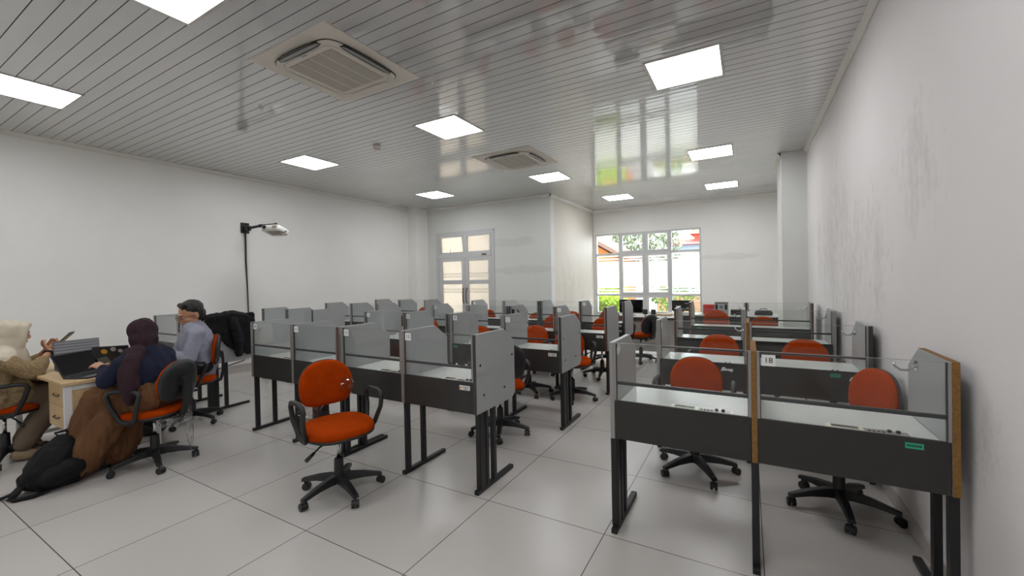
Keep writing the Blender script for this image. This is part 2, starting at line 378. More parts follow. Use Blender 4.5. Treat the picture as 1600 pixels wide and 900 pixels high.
# window_1 : four lights across, three up
wn = thing('window_1', 'large pale grey window in twelve panes with frosted bands', 'window', (0, YA, 0)); wn['kind'] = 'structure'
XC = [WX0, -3.05, -2.37, -1.737, WX1]; ZC = [WZ0, 1.015, 2.145, WZ1]
fr = MB()
for x in (WX0 + 0.02, WX1 - 0.02): fr.box(x - 0.02, x + 0.02, -0.01, 0.1, WZ0, WZ1)
for z in (WZ0 + 0.02, WZ1 - 0.02): fr.box(WX0, WX1, -0.0095, 0.0995, z - 0.02, z + 0.02)
for x in XC[1:4]: fr.box(x - 0.03, x + 0.03, -0.005, 0.09, WZ0, WZ1)
for z in ZC[1:3]: fr.box(WX0, WX1, -0.004, 0.088, z - 0.025, z + 0.025)
fr.build('window_frame', M['alu_frame'], wn, bevel=0.003)
for i in range(4):
    for j in range(3):
        x0, x1, z0, z1 = XC[i] + 0.03, XC[i + 1] - 0.03, ZC[j] + 0.025, ZC[j + 1] - 0.025
        if i in (1, 2):
            sh = MB(); t = 0.05
            sh.box(x0, x0 + t, -0.02, 0.04, z0, z1).box(x1 - t, x1, -0.02, 0.04, z0, z1).box(x0 + t, x1 - t, -0.02, 0.04, z0, z0 + t).box(x0 + t, x1 - t, -0.02, 0.04, z1 - t, z1)
            sa = sh.build('sash', M['alu_frame'], wn, bevel=0.003); x0 += t; x1 -= t; z0 += t; z1 -= t
        MB().box(x0, x1, 0.02, 0.026, z0, z1).build('pane', M['winglass'], wn)
        if j == 1:
            fm = MB()
            H = z1 - z0
            for a, b_ in ((0, 0.04), (0.075, 0.115), (0.15, 0.84), (0.875, 0.915), (0.95, 1.0)): fm.box(x0, x1, 0.017, 0.019, z0 + H * a, z0 + H * b_)
            fm.build('frosted_film', M['film'], wn, label='frosted white film with clear stripes')
MB().box(WX0, WX1, -0.06, 0.0, WZ0 - 0.03, WZ0).build('window_sill', M['trim'], wn, bevel=0.004)
# door_1 : glazed double door with two top lights
dr = thing('door_1', 'pale grey glazed double door with two top lights', 'door', (0, YB, 0)); dr['kind'] = 'structure'
fr = MB(); DM = -6.155
fr.box(DX0, DX0 + 0.05, -0.015, 0.1, 0, DZ).box(DX1 - 0.05, DX1, -0.015, 0.1, 0, DZ).box(DX0 + 0.05, DX1 - 0.05, -0.014, 0.1, DZ - 0.05, DZ).box(DX0 + 0.05, DX1 - 0.05, -0.03, 0.1, 2.08, 2.17).box(DM - 0.035, DM + 0.035, -0.014, 0.1, 2.17, DZ - 0.05)
fr.box(DX0 - 0.03, DX0, -0.02, 0.0, 0, DZ + 0.04).box(DX1, DX1 + 0.03, -0.02, 0.0, 0, DZ + 0.04).box(DX0 - 0.03, DX1 + 0.03, -0.02, 0.0, DZ, DZ + 0.04)
fr.build('door_frame', M['alu_frame'], dr, bevel=0.003)
for k, (x0, x1) in enumerate(((DX0 + 0.05, DM - 0.035), (DM + 0.035, DX1 - 0.05))):
    t = 0.05; z0, z1 = 2.17, DZ - 0.05
    sh = MB().box(x0, x0 + t, -0.02, 0.03, z0, z1).box(x1 - t, x1, -0.02, 0.03, z0, z1).box(x0 + t, x1 - t, -0.02, 0.03, z0, z0 + t).box(x0 + t, x1 - t, -0.02, 0.03, z1 - t, z1)
    sa = sh.build('top_light', M['alu_frame'], dr, bevel=0.003)
    MB().box(x0 + t, x1 - t, 0.0, 0.005, z0 + t, z1 - t).build('pane', M['film2'], sa)
    if k == 0:
        sa.location = (0, 0, 0)
        ang = 0.12; piv = Vector((0, 0, z1))
        sa.matrix_local = Matrix.Translation(piv) @ Matrix.Rotation(ang, 4, 'X') @ Matrix.Translation(-piv)
        MB().tube([((x0 + x1) / 2, -0.03, z0 + 0.03), ((x0 + x1) / 2, -0.04, z0 + 0.13)], 0.006).build('stay', M['handle'], dr)
for k, (x0, x1) in enumerate(((DX0 + 0.055, DM - 0.003), (DM + 0.003, DX1 - 0.055))):
    t = 0.1; z1 = 2.075
    lf = MB().box(x0, x0 + t, -0.01, 0.035, 0.01, z1).box(x1 - t, x1, -0.01, 0.035, 0.01, z1)
    for za, zb in ((0.01, 0.14), (1.41, 1.51), (1.985, z1)): lf.box(x0 + t, x1 - t, -0.0095, 0.0345, za, zb)
    lo = lf.build('door_leaf', M['alu_frame'], dr, bevel=0.003)
    fo = MB().box(x0 + t, x1 - t, 0.01, 0.014, 0.14, 1.985).build('frosted_pane', M['film2'], lo)
    fm = MB()
    for za, zb in ((1.19, 1.23), (1.26, 1.3), (1.58, 1.62), (1.65, 1.69)): fm.box(x0 + t, x1 - t, 0.0085, 0.0095, za, zb)
    fm.build('frosted_stripe', M['film3'], fo); MB().box(x0 + t, x1 - t, 0.016, 0.02, 0.14, 1.985).build('pane', M['winglass'], lo)
    hx = (x1 - 0.045) if k == 0 else (x0 + 0.045)
    MB().tube([(hx, -0.01, 0.93), (hx, -0.055, 0.97), (hx, -0.065, 1.12), (hx, -0.055, 1.27), (hx, -0.01, 1.31)], 0.014, 10).build('door_handle', M['handle'], lo)
MB().box(-5.62, -5.50, -0.05, -0.03, 2.11, 2.15).build('door_closer', M['handle'], dr, bevel=0.004)

# ------------------------------------------------------------------ outside the windows
def ext_mat(n, c, v=0.1, s=4): return mat(n, c, 0.8, vary=v, vscale=s)
o = MB().box(-16, 8, YA + 0.3, 60, -0.25, -0.13).build('ground', ext_mat('outdoor_paving', srgb(140, 138, 132)))
struct(o, 'pale paved ground outside the window', 'ground')
o = MB().box(-11, -4.2, 11.9, 12.1, -0.13, 4.6).build('wall_exterior', ext_mat('cream_render', srgb(196, 180, 158), 0.03))
struct(o, 'cream rendered wall outside the glazed door', 'wall')
def leaf_blob(c, r, n, size, seed):
    rnd = random.Random(seed); mb = MB()
    for i in range(n):
        while True:
            p = Vector((rnd.uniform(-1, 1), rnd.uniform(-1, 1), rnd.uniform(-1, 1)))
            if 0.25 < p.length < 1: break
        p = Vector((c[0] + p.x * r[0], c[1] + p.y * r[1], c[2] + p.z * r[2])); e = Euler((rnd.uniform(0, 6), rnd.uniform(0, 6), rnd.uniform(0, 6))).to_matrix(); q = size * rnd.uniform(0.6, 1.3)
        a = [p + e @ Vector(v) * q for v in ((-0.5, 0, 0), (0, -0.25, 0.06), (0.5, 0, 0), (0, 0.25, 0.06))]
        mb.add(a, [(0, 1, 2, 3)])
    return mb
M['leafy'] = ext_mat('hedge_leaves', srgb(140, 165, 50), 0.35, 8); M['leafg'] = ext_mat('tree_leaves', srgb(100, 128, 58), 0.35, 6); M['leafd'] = ext_mat('grey_tree_leaves', srgb(112, 122, 96), 0.3, 6)
M['bark'] = ext_mat('bark', srgb(120, 100, 84))
def box_leaf(x0, x1, y0, y1, z0, z1, n, size, seed):
    rnd = random.Random(seed); mb = MB().box(x0 + 0.08, x1 - 0.08, y0 + 0.08, y1 - 0.08, z0, z1 - 0.06)
    for i in range(n):
        p = Vector((rnd.uniform(x0, x1), rnd.choice((y0, y0, y1)) + rnd.uniform(-0.05, 0.08), rnd.uniform(z0, z1))) if i % 2 else Vector((rnd.uniform(x0, x1), rnd.uniform(y0, y1), z1 + rnd.uniform(-0.08, 0.06)))
        e = Euler((rnd.uniform(0, 6), rnd.uniform(0, 6), rnd.uniform(0, 6))).to_matrix(); q = size * rnd.uniform(0.6, 1.3)
        mb.add([p + e @ Vector(v) * q for v in ((-0.5, 0, 0), (0, -0.28, 0.06), (0.5, 0, 0), (0, 0.28, 0.06))], [(0, 1, 2, 3)])
    return mb
o = box_leaf(-4.9, -3.65, 13.6, 14.4, -0.13, 0.66, 1400, 0.12, 1).build('hedge', M['leafy']); tag(o, 'bright yellow-green hedge outside the left window light', 'hedge')
def tree(name, x, y, h, cr, n, size, m, seed, label):
    t = thing(name, label, 'tree', (x, y, -0.13))
    MB().tube([(0, 0, 0), (0.05, 0, h * 0.4), (-0.04, 0.05, h * 0.75)], [0.12, 0.09, 0.05]).build('trunk', M['bark'], t)
    leaf_blob((0, 0, h * 0.78), cr, n, size, seed).build('foliage', m, t)
tree('tree', -11.4, 28.5, 5.2, (2.4, 1.6, 1.9), 1500, 0.4, M['leafg'], 2, 'bright green tree behind the orange gable')
tree('tree', -6.6, 27, 4.6, (1.5, 1.2, 1.5), 1100, 0.3, M['leafd'], 3, 'grey-green tree seen through the middle top panes')
tree('tree', -4.0, 23.5, 4.2, (1.0, 1.0, 1.5), 800, 0.26, M['leafd'], 4, 'thin grey-green tree right of the window middle')
tree('shrub_tree', -2.35, 15.5, 1.3, (0.75, 0.6, 0.75), 700, 0.14, M['leafg'], 5, 'low round shrub outside the right window lights')
tree('shrub_tree', -1.1, 17.0, 1.5, (0.7, 0.6, 0.8), 600, 0.14, M['leafd'], 6, 'low grey-green shrub outside the rightmost window light')
o = box_leaf(-10.5, -4.4, 17.4, 17.9, -0.13, 1.05, 1500, 0.16, 9).build('hedge', M['leafy']); tag(o, 'second clipped hedge farther back at the foot of the orange house', 'hedge')
h = thing('house', 'orange rendered house with a tiled gable roof outside', 'house', (-7.2, 19, -0.13))
MB().prism([(-1.9, 0), (1.9, 0), (1.9, 2.62), (0, 3.75), (-1.9, 2.62)], 0, 4, 'y').build('wall', ext_mat('orange_render', srgb(180, 106, 44), 0.05), h)
MB().prism([(-2.3, 2.5), (0, 3.86), (2.3, 2.5), (2.3, 2.68), (0, 4.06), (-2.3, 2.68)], -0.4, 4.3, 'y').build('roof', ext_mat('roof_tiles', srgb(110, 84, 72), 0.3, 14), h)
MB().box(0.3, 1.3, -0.05, 0.02, 0.9, 2.0).build('window', M['screendark'], h)
h = thing('house', 'pale blue building with stepped red roofs outside', 'house', (-3.0, 31, -0.13))
MB().box(-1.6, 3.2, 0, 5, 0, 3.9).build('wall', ext_mat('pale_blue_render', srgb(150, 166, 186), 0.05), h)
MB().prism([(-0.5, 3.8), (4.0, 3.8), (4.0, 4.5)], 0, 5.2, 'x').xf(Matrix.Translation((-1.8, 0, 0))).build('lower_roof', ext_mat('red_tiles', srgb(160, 62, 48), 0.2, 10), h)
MB().box(-0.4, 3.0, 2.2, 5, 4.1, 4.7).prism([(1.8, 4.7), (5.2, 4.7), (5.2, 5.6)], -0.7, 3.3, 'x').build('upper_roof', ext_mat('orange_tiles', srgb(170, 84, 62), 0.2, 10), h)
h = thing('garden_wall', 'low orange garden wall behind the shrubs outside', 'wall', (-1.8, 18.5, -0.13))
MB().box(-1.6, 1.6, 0, 0.2, 0, 0.85).build('wall_body', ext_mat('garden_wall_render', srgb(150, 118, 90), 0.1), h); MB().box(-1.65, 1.65, -0.03, 0.23, 0.85, 0.92).build('coping', M['paper'], h)
# ------------------------------------------------------------------ ceiling fittings
LX, LYs = (-0.475, -3.17, -5.91), (-1.75, 1.18, 4.10, 7.08, 9.75)
rown = {1.18: 'nearest row', 4.10: 'second row', 7.08: 'third row', 9.75: 'alcove row'}
coln = {-0.475: 'along the right wall', -3.17: 'in the middle line', -5.91: 'along the left wall'}
def ceiling_light(x, y, label):
    t = thing('ceiling_light', label, 'ceiling light', (x, y, HC), 0, 'square led panels in the ceiling')
    f = MB(); a, b_ = 0.312, 0.29
    for s in (-1, 1): f.box(s * a, s * b_, -a, a, -0.008, 0.004).box(-b_, b_, s * a, s * b_, -0.008, 0.004)
    f.build('frame', M['lampframe'], t, bevel=0.002)
    MB().box(-b_, b_, -b_, b_, -0.004, 0.002).build('diffuser', M['lamp'], t)
for y in LYs:
    for x in LX:
        if y == 9.75:
            if x == -5.91: continue
            x = -0.455 if x == -0.475 else -2.63
        if y < 0: lab = 'square white led panel in the ceiling behind the viewer'
        elif y == 9.75: lab = 'square led panel in front of the window, ' + ('nearer the right wall' if x > -1 else 'nearer the return wall')
        else: lab = 'square white led ceiling panel, %s from the viewer, %s' % (rown[y], coln.get(x, ''))
        ceiling_light(x, y, lab)
def aircon(x, y, label):
    t = thing('ceiling_air_conditioner', label, 'air conditioner', (x, y, HC), 0, 'ceiling cassette air conditioners'); t.scale = (1.015, 1.015, 0.5)
    a = 0.49
    MB().loft([[(sx * q, sy * q, z) for sx, sy in ((-1, -1), (-1, 1), (1, 1), (1, -1))] for q, z in ((a, 0.0), (a, -0.012), (a - 0.015, -0.02), (0.36, -0.03))], smooth=False).build('panel', M['ac'], t)
    se = superell(0.388, 0.388, 6, 48); s2 = superell(0.378, 0.378, 6, 48)
    MB().loft([[(p[0], p[1], -0.02) for p in se], [(p[0], p[1], -0.031) for p in se]][::-1]).build('shadow_gap', M['screendark'], t)
    inn = MB().loft([[(p[0] * k, p[1] * k, z) for p in s2] for k, z in ((1, -0.02), (1, -0.052), (0.985, -0.06), (0.93, -0.064), (0.8, -0.066))][::-1]).build('inner_cover', M['ac'], t)
    g = MB().box(-0.272, 0.272, -0.272, 0.272, -0.0675, -0.06)
    gr = g.build('grille', M['grille'], t)
    sl = MB()
    for k in range(34): q = -0.262 + k * 0.0159; sl.box(-0.265, 0.265, q, q + 0.006, -0.0715, -0.0676)
    for k in range(1, 4): q = -0.272 + k * 0.136; sl.box(q - 0.004, q + 0.004, -0.27, 0.27, -0.0718, -0.0674)
    sl.build('grille_slats', M['ac'], gr)
    MB().tube([(p[0] * 0.325, p[1] * 0.325, -0.0662) for p in superell(1, 1, 8, 48)], 0.002, 6, loop=True).build('cover_joint', M['grille'], t)
    for k in range(4):
        R_ = Matrix.Rotation(k * PI / 2, 4, 'Z')
        lens = [(-0.26, 0.352), (-0.2, 0.338), (0, 0.334), (0.2, 0.338), (0.26, 0.352), (0.24, 0.385), (0.15, 0.402), (0, 0.406), (-0.15, 0.402), (-0.24, 0.385)]
        cl = k in (0, 1)
        if not cl: MB().prism(lens, -0.0665, -0.045, 'z').xf(R_).build('air_slot', M['screendark'], t)
        lo = [(p[0] * 0.97, 0.372 + (p[1] - 0.372) * (1.1 if cl else 0.45)) for p in lens]
        MB().prism(lo, -0.076, -0.067, 'z').xf(R_).build('louver', M['ac'] if cl else M['alu'], t, bevel=0.002)
    MB().cyl((0.06, 0.435, -0.03), (0.06, 0.435, -0.026), 0.008, n=10).build('sensor', M['ink'], t)
    MB().box(-0.03, 0.03, -0.318, -0.308, -0.068, -0.066).build('badge', M['grille'], t)
aircon(-3.112, 2.451, 'large ivory ceiling cassette air conditioner nearest the viewer')
aircon(-3.15, 5.74, 'ivory ceiling cassette air conditioner farther back near the alcove')
t = thing('smoke_detector', 'small round white smoke detector on the grey ceiling', 'smoke detector', (-4.43, 4.09, HC))
MB().lathe([(0.001, 0), (0.055, 0), (0.055, -0.02), (0.05, -0.026)][::-1]).build('base', M['white_pl'], t)
MB().lathe([(0.04, -0.02), (0.043, -0.042), (0.036, -0.055), (0.001, -0.058)][::-1]).build('sensor_head', M['ac'], t)
t = thing('ceiling_cable', 'short white cable end hanging from the ceiling by the cassette', 'cable', (-2.47, 2.95, HC))
MB().tube([(0, 0, 0), (0.004, 0, -0.03), (-0.003, 0.003, -0.07)], 0.006).build('wire', M['white_pl'], t); MB().cyl((-0.003, 0.003, -0.06), (-0.003, 0.003, -0.09), 0.009, n=8).build('connector', M['cream'], t)

# ------------------------------------------------------------------ study carrels
PY = [(0.0, 0.558), (0.0, 1.115), (0.385, 1.115), (0.54, 1.005), (0.54, 0.59), (0.49, 0.558)]
def carrel(xs, Y, label, edge=('alu', 'alu', 'alu'), nums=(), hooks=(), screws=False, end_out=False, name_tag=None, green=(), torn=(), side_tag=None, control=True, group='two-seat study carrels in rows', wide=(), rz=0, arrow=None):
    cx = xs[1]
    t = thing('study_carrel', label, 'study carrel', (cx, Y, 0), rz, group)
    X = [x - cx for x in xs]; th = 0.0125
    for i, x in enumerate(X):
        p = MB().prism(PY, x - th, x + th, 'x').build('side_panel', M['lam'], t, bevel=0.0015)
        MB().box(x - th + 0.0005, x + th - 0.0005, -0.004, 0.0, 0.558, 1.115).build('edge_strip', M[edge[i]], p, label={'raw': 'bare brown chipboard edge', 'brownedge': 'brown worn edge'}.get(edge[i]))
        if edge[i] == 'raw':
            MB().box(x - th, x + th, 0.0, 0.385, 1.1152, 1.1165).build('top_edge', M['raw'], p, label='bare brown chipboard top edge')
        else:
            MB().box(x - th, x + th, 0.0, 0.385, 1.1152, 1.1165).build('top_edge', M['lam'], p)
        ch = MB()
        if i > 0: ch.box(x - th - 0.012, x - th - 0.0005, -0.003, 0.016, 0.782, 1.113)
        if i < 2: ch.box(x + th + 0.0005, x + th + 0.012, -0.003, 0.016, 0.782, 1.113)
        ch.build('glass_channel', M['alu'], p)
        st = MB()
        if i > 0: st.box(x - th - 0.016, x - th - 0.0125, -0.001, 0.012, 0.782, 1.112)
        if i < 2: st.box(x + th + 0.0125, x + th + 0.016, -0.001, 0.012, 0.782, 1.112)
        st.build('channel_gasket', M['darkedge'], p)
        if i in hooks:
            s = -1 if i == 2 else -1
            hx = x + s * (th + 0.001)
            hk = MB().box(hx - 0.004, hx + 0.001, 0.385, 0.425, 1.0, 1.05).tube([(hx, 0.405, 1.03), (hx - 0.03, 0.405, 1.0), (hx - 0.06, 0.405, 0.998), (hx - 0.082, 0.405, 1.015), (hx - 0.086, 0.405, 1.035)], 0.006, 8)
            hk.build('coat_hook', M['chrome'], p)
        if screws and i == 2:
            for (sy, sz) in ((0.05, 0.895), (0.09, 0.677), (0.375, 0.669), (0.5, 0.9)):
                MB().cyl((x + th, sy, sz), (x + th + 0.003, sy, sz), 0.009, n=10).build('screw', M['ink'], p)
        # legs
        g = MB().box(x - 0.0175, x + 0.0175, -0.012, 0.48, 0.0, 0.03)
        wd = 0.115 if i in wide else 0.04
        g.box(x - 0.0165, x + 0.0165, 0.02, 0.02 + wd, 0.03, 0.725 if i == 1 else 0.56).box(x - 0.0165, x + 0.0165, 0.2, 0.238, 0.03, 0.725 if i == 1 else 0.56)
        g.build('leg', M['blackmetal'], t, bevel=0.003)
        if i in wide:
            MB().box(x - 0.021, x + 0.021, 0.025, 0.055, 0.031, 0.559).box(x - 0.021, x + 0.021, 0.1, 0.13, 0.031, 0.559).build('cable_cover', M['blackmetal'], t)
    for k in range(2):
        a, b_ = X[k] + th + 0.001, X[k + 1] - th - 0.001
        mp = MB().box(a, b_, 0.0, 0.016, 0.558, 0.782).build('modesty_panel', M['dark'], t, bevel=0.003)
        dt = MB().box(a, b_, 0.0175, 0.545, 0.728, 0.751).build('desk_top', M['white_lam'], t, bevel=0.003)
        MB().box(a + 0.002, b_ - 0.002, 0.018, 0.5, 0.706, 0.727).build('desk_subframe', M['dark'], dt)
        gl = MB().box(a + 0.006, b_ - 0.006, 0.003, 0.008, 0.784, 1.113).build('glass_screen', M['glass'], t)
        MB().box(a + 0.012, b_ - 0.012, -0.001, 0.013, 0.876, 0.893).build('glass_rail', M['rubber'], gl)
        MB().box(a + 0.006, b_ - 0.006, 0.0028, 0.0082, 1.1131, 1.115).build('polished_edge', M['alu'], gl)
        w_ = b_ - a
        if control:
            px = a + w_ * 0.42; L_ = min(0.31, w_ * 0.46); y0, y1 = 0.095, 0.172
            cu = MB().box(px, px + L_, y0, y1, 0.7512, 0.7535).build('control_unit', M['cream'], dt, bevel=0.001)
            MB().box(px + 0.02, px + L_ * 0.4, y0 + 0.03, y1 - 0.012, 0.7536, 0.7545).build('tape_slot', M['screendark'], cu)
            MB().box(px + L_ * 0.46, px + L_ * 0.98, y0 + 0.012, y1 - 0.012, 0.7536, 0.7542).build('button_strip', M['alu'], cu)
            bt = MB()
            for q in range(4): bt.box(px + L_ * (0.5 + q * 0.055), px + L_ * (0.535 + q * 0.055), y0 + 0.02, y0 + 0.034, 0.7543, 0.756)
            bt.build('buttons', M['ink'], cu)
            for q in (0.76, 0.86): MB().cyl((px + L_ * q, y0 + 0.04, 0.7543), (px + L_ * q, y0 + 0.04, 0.764), 0.008, n=10).build('dial', M['ink'], cu)
        for (kk, body) in nums:
            if kk == k:
                lb = MB().box(a + 0.02, a + 0.078, 0.0008, 0.0022, 1.045, 1.1).build('number_label', M['paper'], gl)
                if body: text('number', body, 0.038, M['ink'], lb, Matrix.Translation((a + 0.049, 0.0006, 1.072)) @ FRONT)
        for (kk, fx) in green:
            if kk == k:
                gg = MB().box(a + w_ * fx, a + w_ * fx + 0.06, -0.0012, 0.0, 0.735, 0.76).build('asset_tag', M['green'], mp, label='small green asset tag')
                bl = MB()
                for q in range(7): bl.box(a + w_ * fx + 0.006 + q * 0.007, a + w_ * fx + 0.0105 + q * 0.007, -0.0018, -0.0012, 0.744, 0.752)
                bl.build('tag_print', M['ink'], gg)
        for (kk, fx, sz) in torn:
            if kk == k:
                pz = [(0, 0), (0.05, 0.006), (0.085, -0.004), (0.09, 0.022), (0.04, 0.02), (0.03, 0.034), (0.012, 0.03)]
                x0 = a + w_ * fx
                MB().prism([(x0 + p[0], 0.715 + p[1]) for p in pz], -0.0014, -0.0002, 'y').build('torn_sticker', M['paper'], mp)
        if name_tag == k:
            x1 = b_ - 0.03
            nt_ = MB().box(x1 - 0.09, x1, -0.0014, -0.0001, 0.722, 0.754).build('name_sticker', M['paper'], mp)
            MB().cyl((x1 - 0.078, -0.0022, 0.738), (x1 - 0.078, -0.0014, 0.738), 0.009, n=14).build('sticker_emblem', M['tan'], nt_)
            pr = MB()
            for q, (l_, r_) in enumerate(((0.062, 0.012), (0.062, 0.008), (0.05, 0.02))): pr.box(x1 - l_, x1 - r_, -0.0018, -0.0014, 0.744 - q * 0.009, 0.7475 - q * 0.009)
            pr.build('sticker_print', M['ink'], nt_)
    if side_tag is not None:
        i, body = side_tag
        x = X[i] + th
        pz = [(0.045, 1.04), (0.11, 1.03), (0.135, 1.055), (0.13, 1.09), (0.115, 1.076), (0.1, 1.1), (0.085, 1.07), (0.06, 1.085), (0.055, 1.06), (0.04, 1.075)]
        MB().prism(pz, x + 0.0002, x + 0.0012, 'x').build('torn_number_label', M['paper'], t)
    if arrow is not None:
        i = arrow; x = X[i] + th
        ar = MB().box(x + 0.02, x + 0.06, 0.0, 0.0015, 0.98, 1.07).build('arrow_sign', M['ink'], t)
        MB().prism([(x + 0.09, 0.98), (x + 0.125, 1.02), (x + 0.1, 1.07), (x + 0.115, 1.07), (x + 0.15, 1.02), (x + 0.115, 0.98)], 0.0, 0.0015, 'y').build('arrow_head', M['ink'], ar)
    return t
G1 = 'two-seat study carrels left of the aisle'; G2 = 'two-seat study carrels along the right wall'
carrel((-0.695, 0.02, 0.738), 2.375, 'grey two-seat study carrel nearest the viewer on the right, seat 18, raw brown edges', ('alu', 'raw', 'raw'), [(1, '18')], (2,), green=[(1, 0.79)], torn=(), side_tag=(0, ''), group=G2, wide=(0,))
carrel((-0.69, -0.005, 0.745), 3.77, 'grey study carrel on the right wall, second behind the one numbered 18', ('alu', 'raw', 'darkedge'), [], (2, 1), green=[(1, 0.7)], torn=[(0, 0.72, 1), (1, 0.85, 1)], side_tag=(0, ''), group=G2, wide=(0,))
carrel((-0.745, -0.045, 0.745), 5.16, 'grey study carrel on the right wall, third from the viewer', ('brownedge', 'alu', 'alu'), [(1, '')], (2, 1), torn=[(1, 0.75, 1)], group=G2)
carrel((-0.735, -0.022, 0.708), 6.45, 'grey study carrel on the right wall, farthest, in front of the dark desk', ('brownedge', 'darkedge', 'brownedge'), [(1, '')], (2, 1), green=[(0, 0.12)], group=G2)
carrel((-3.04, -2.335, -1.655), 2.36, 'grey two-seat study carrel at the aisle end of the front row, label 13', ('alu', 'alu', 'darkedge'), [(0, '12'), (1, '13')], screws=True, name_tag=1, green=[(0, 0.02)], group=G1, wide=(2,))
carrel((-4.42, -3.74, -3.09), 2.36, 'grey study carrel behind the empty orange chair, front row', ('alu', 'alu', 'brownedge'), [(0, '10'), (1, '11')], group=G1)
carrel((-6.87, -6.21, -5.55), 2.43, 'grey study carrel by the left wall with a jacket over its end', ('alu', 'alu', 'alu'), [], green=(), group=G1, wide=(2,))
carrel((-2.965, -2.27, -1.612), 3.77, 'grey study carrel at the aisle end of the second row', ('alu', 'alu', 'darkedge'), [(0, '9'), (1, '')], screws=True, name_tag=1, green=[(0, 0.03)], group=G1, wide=(2,))
carrel((-4.38, -3.68, -3.015), 3.77, 'grey study carrel in the middle of the second row', ('alu', 'brownedge', 'darkedge'), [(0, '7'), (1, '8')], group=G1)
carrel((-6.735, -6.1, -5.47), 3.77, 'grey study carrel at the wall end of the second row', ('darkedge', 'darkedge', 'darkedge'), [], group=G1)
carrel((-2.985, -2.283, -1.575), 5.17, 'grey study carrel at the aisle end of the third row', ('darkedge', 'brownedge', 'brownedge'), [(1, '')], name_tag=1, group=G1, arrow=0)
carrel((-4.43, -3.73, -3.03), 5.17, 'grey study carrel in the middle of the third row', ('alu', 'alu', 'darkedge'), [(0, '6')], group=G1)
carrel((-7.1, -6.38, -5.66), 5.17, 'grey study carrel at the wall end of the third row', ('alu', 'alu', 'alu'), [], group=G1)
carrel((-3.11, -2.39, -1.68), 6.45, 'grey study carrel at the aisle end of the farthest left row', ('darkedge', 'darkedge', 'darkedge'), [(1, '')], name_tag=1, group=G1)
carrel((-4.56, -3.855, -3.155), 6.45, 'grey study carrel in the middle of the farthest left row', ('alu', 'alu', 'darkedge'), [(0, '')], group=G1)
carrel((-7.15, -6.44, -5.72), 6.45, 'grey study carrel at the wall end of the farthest left row', ('alu', 'alu', 'alu'), [], group=G1)

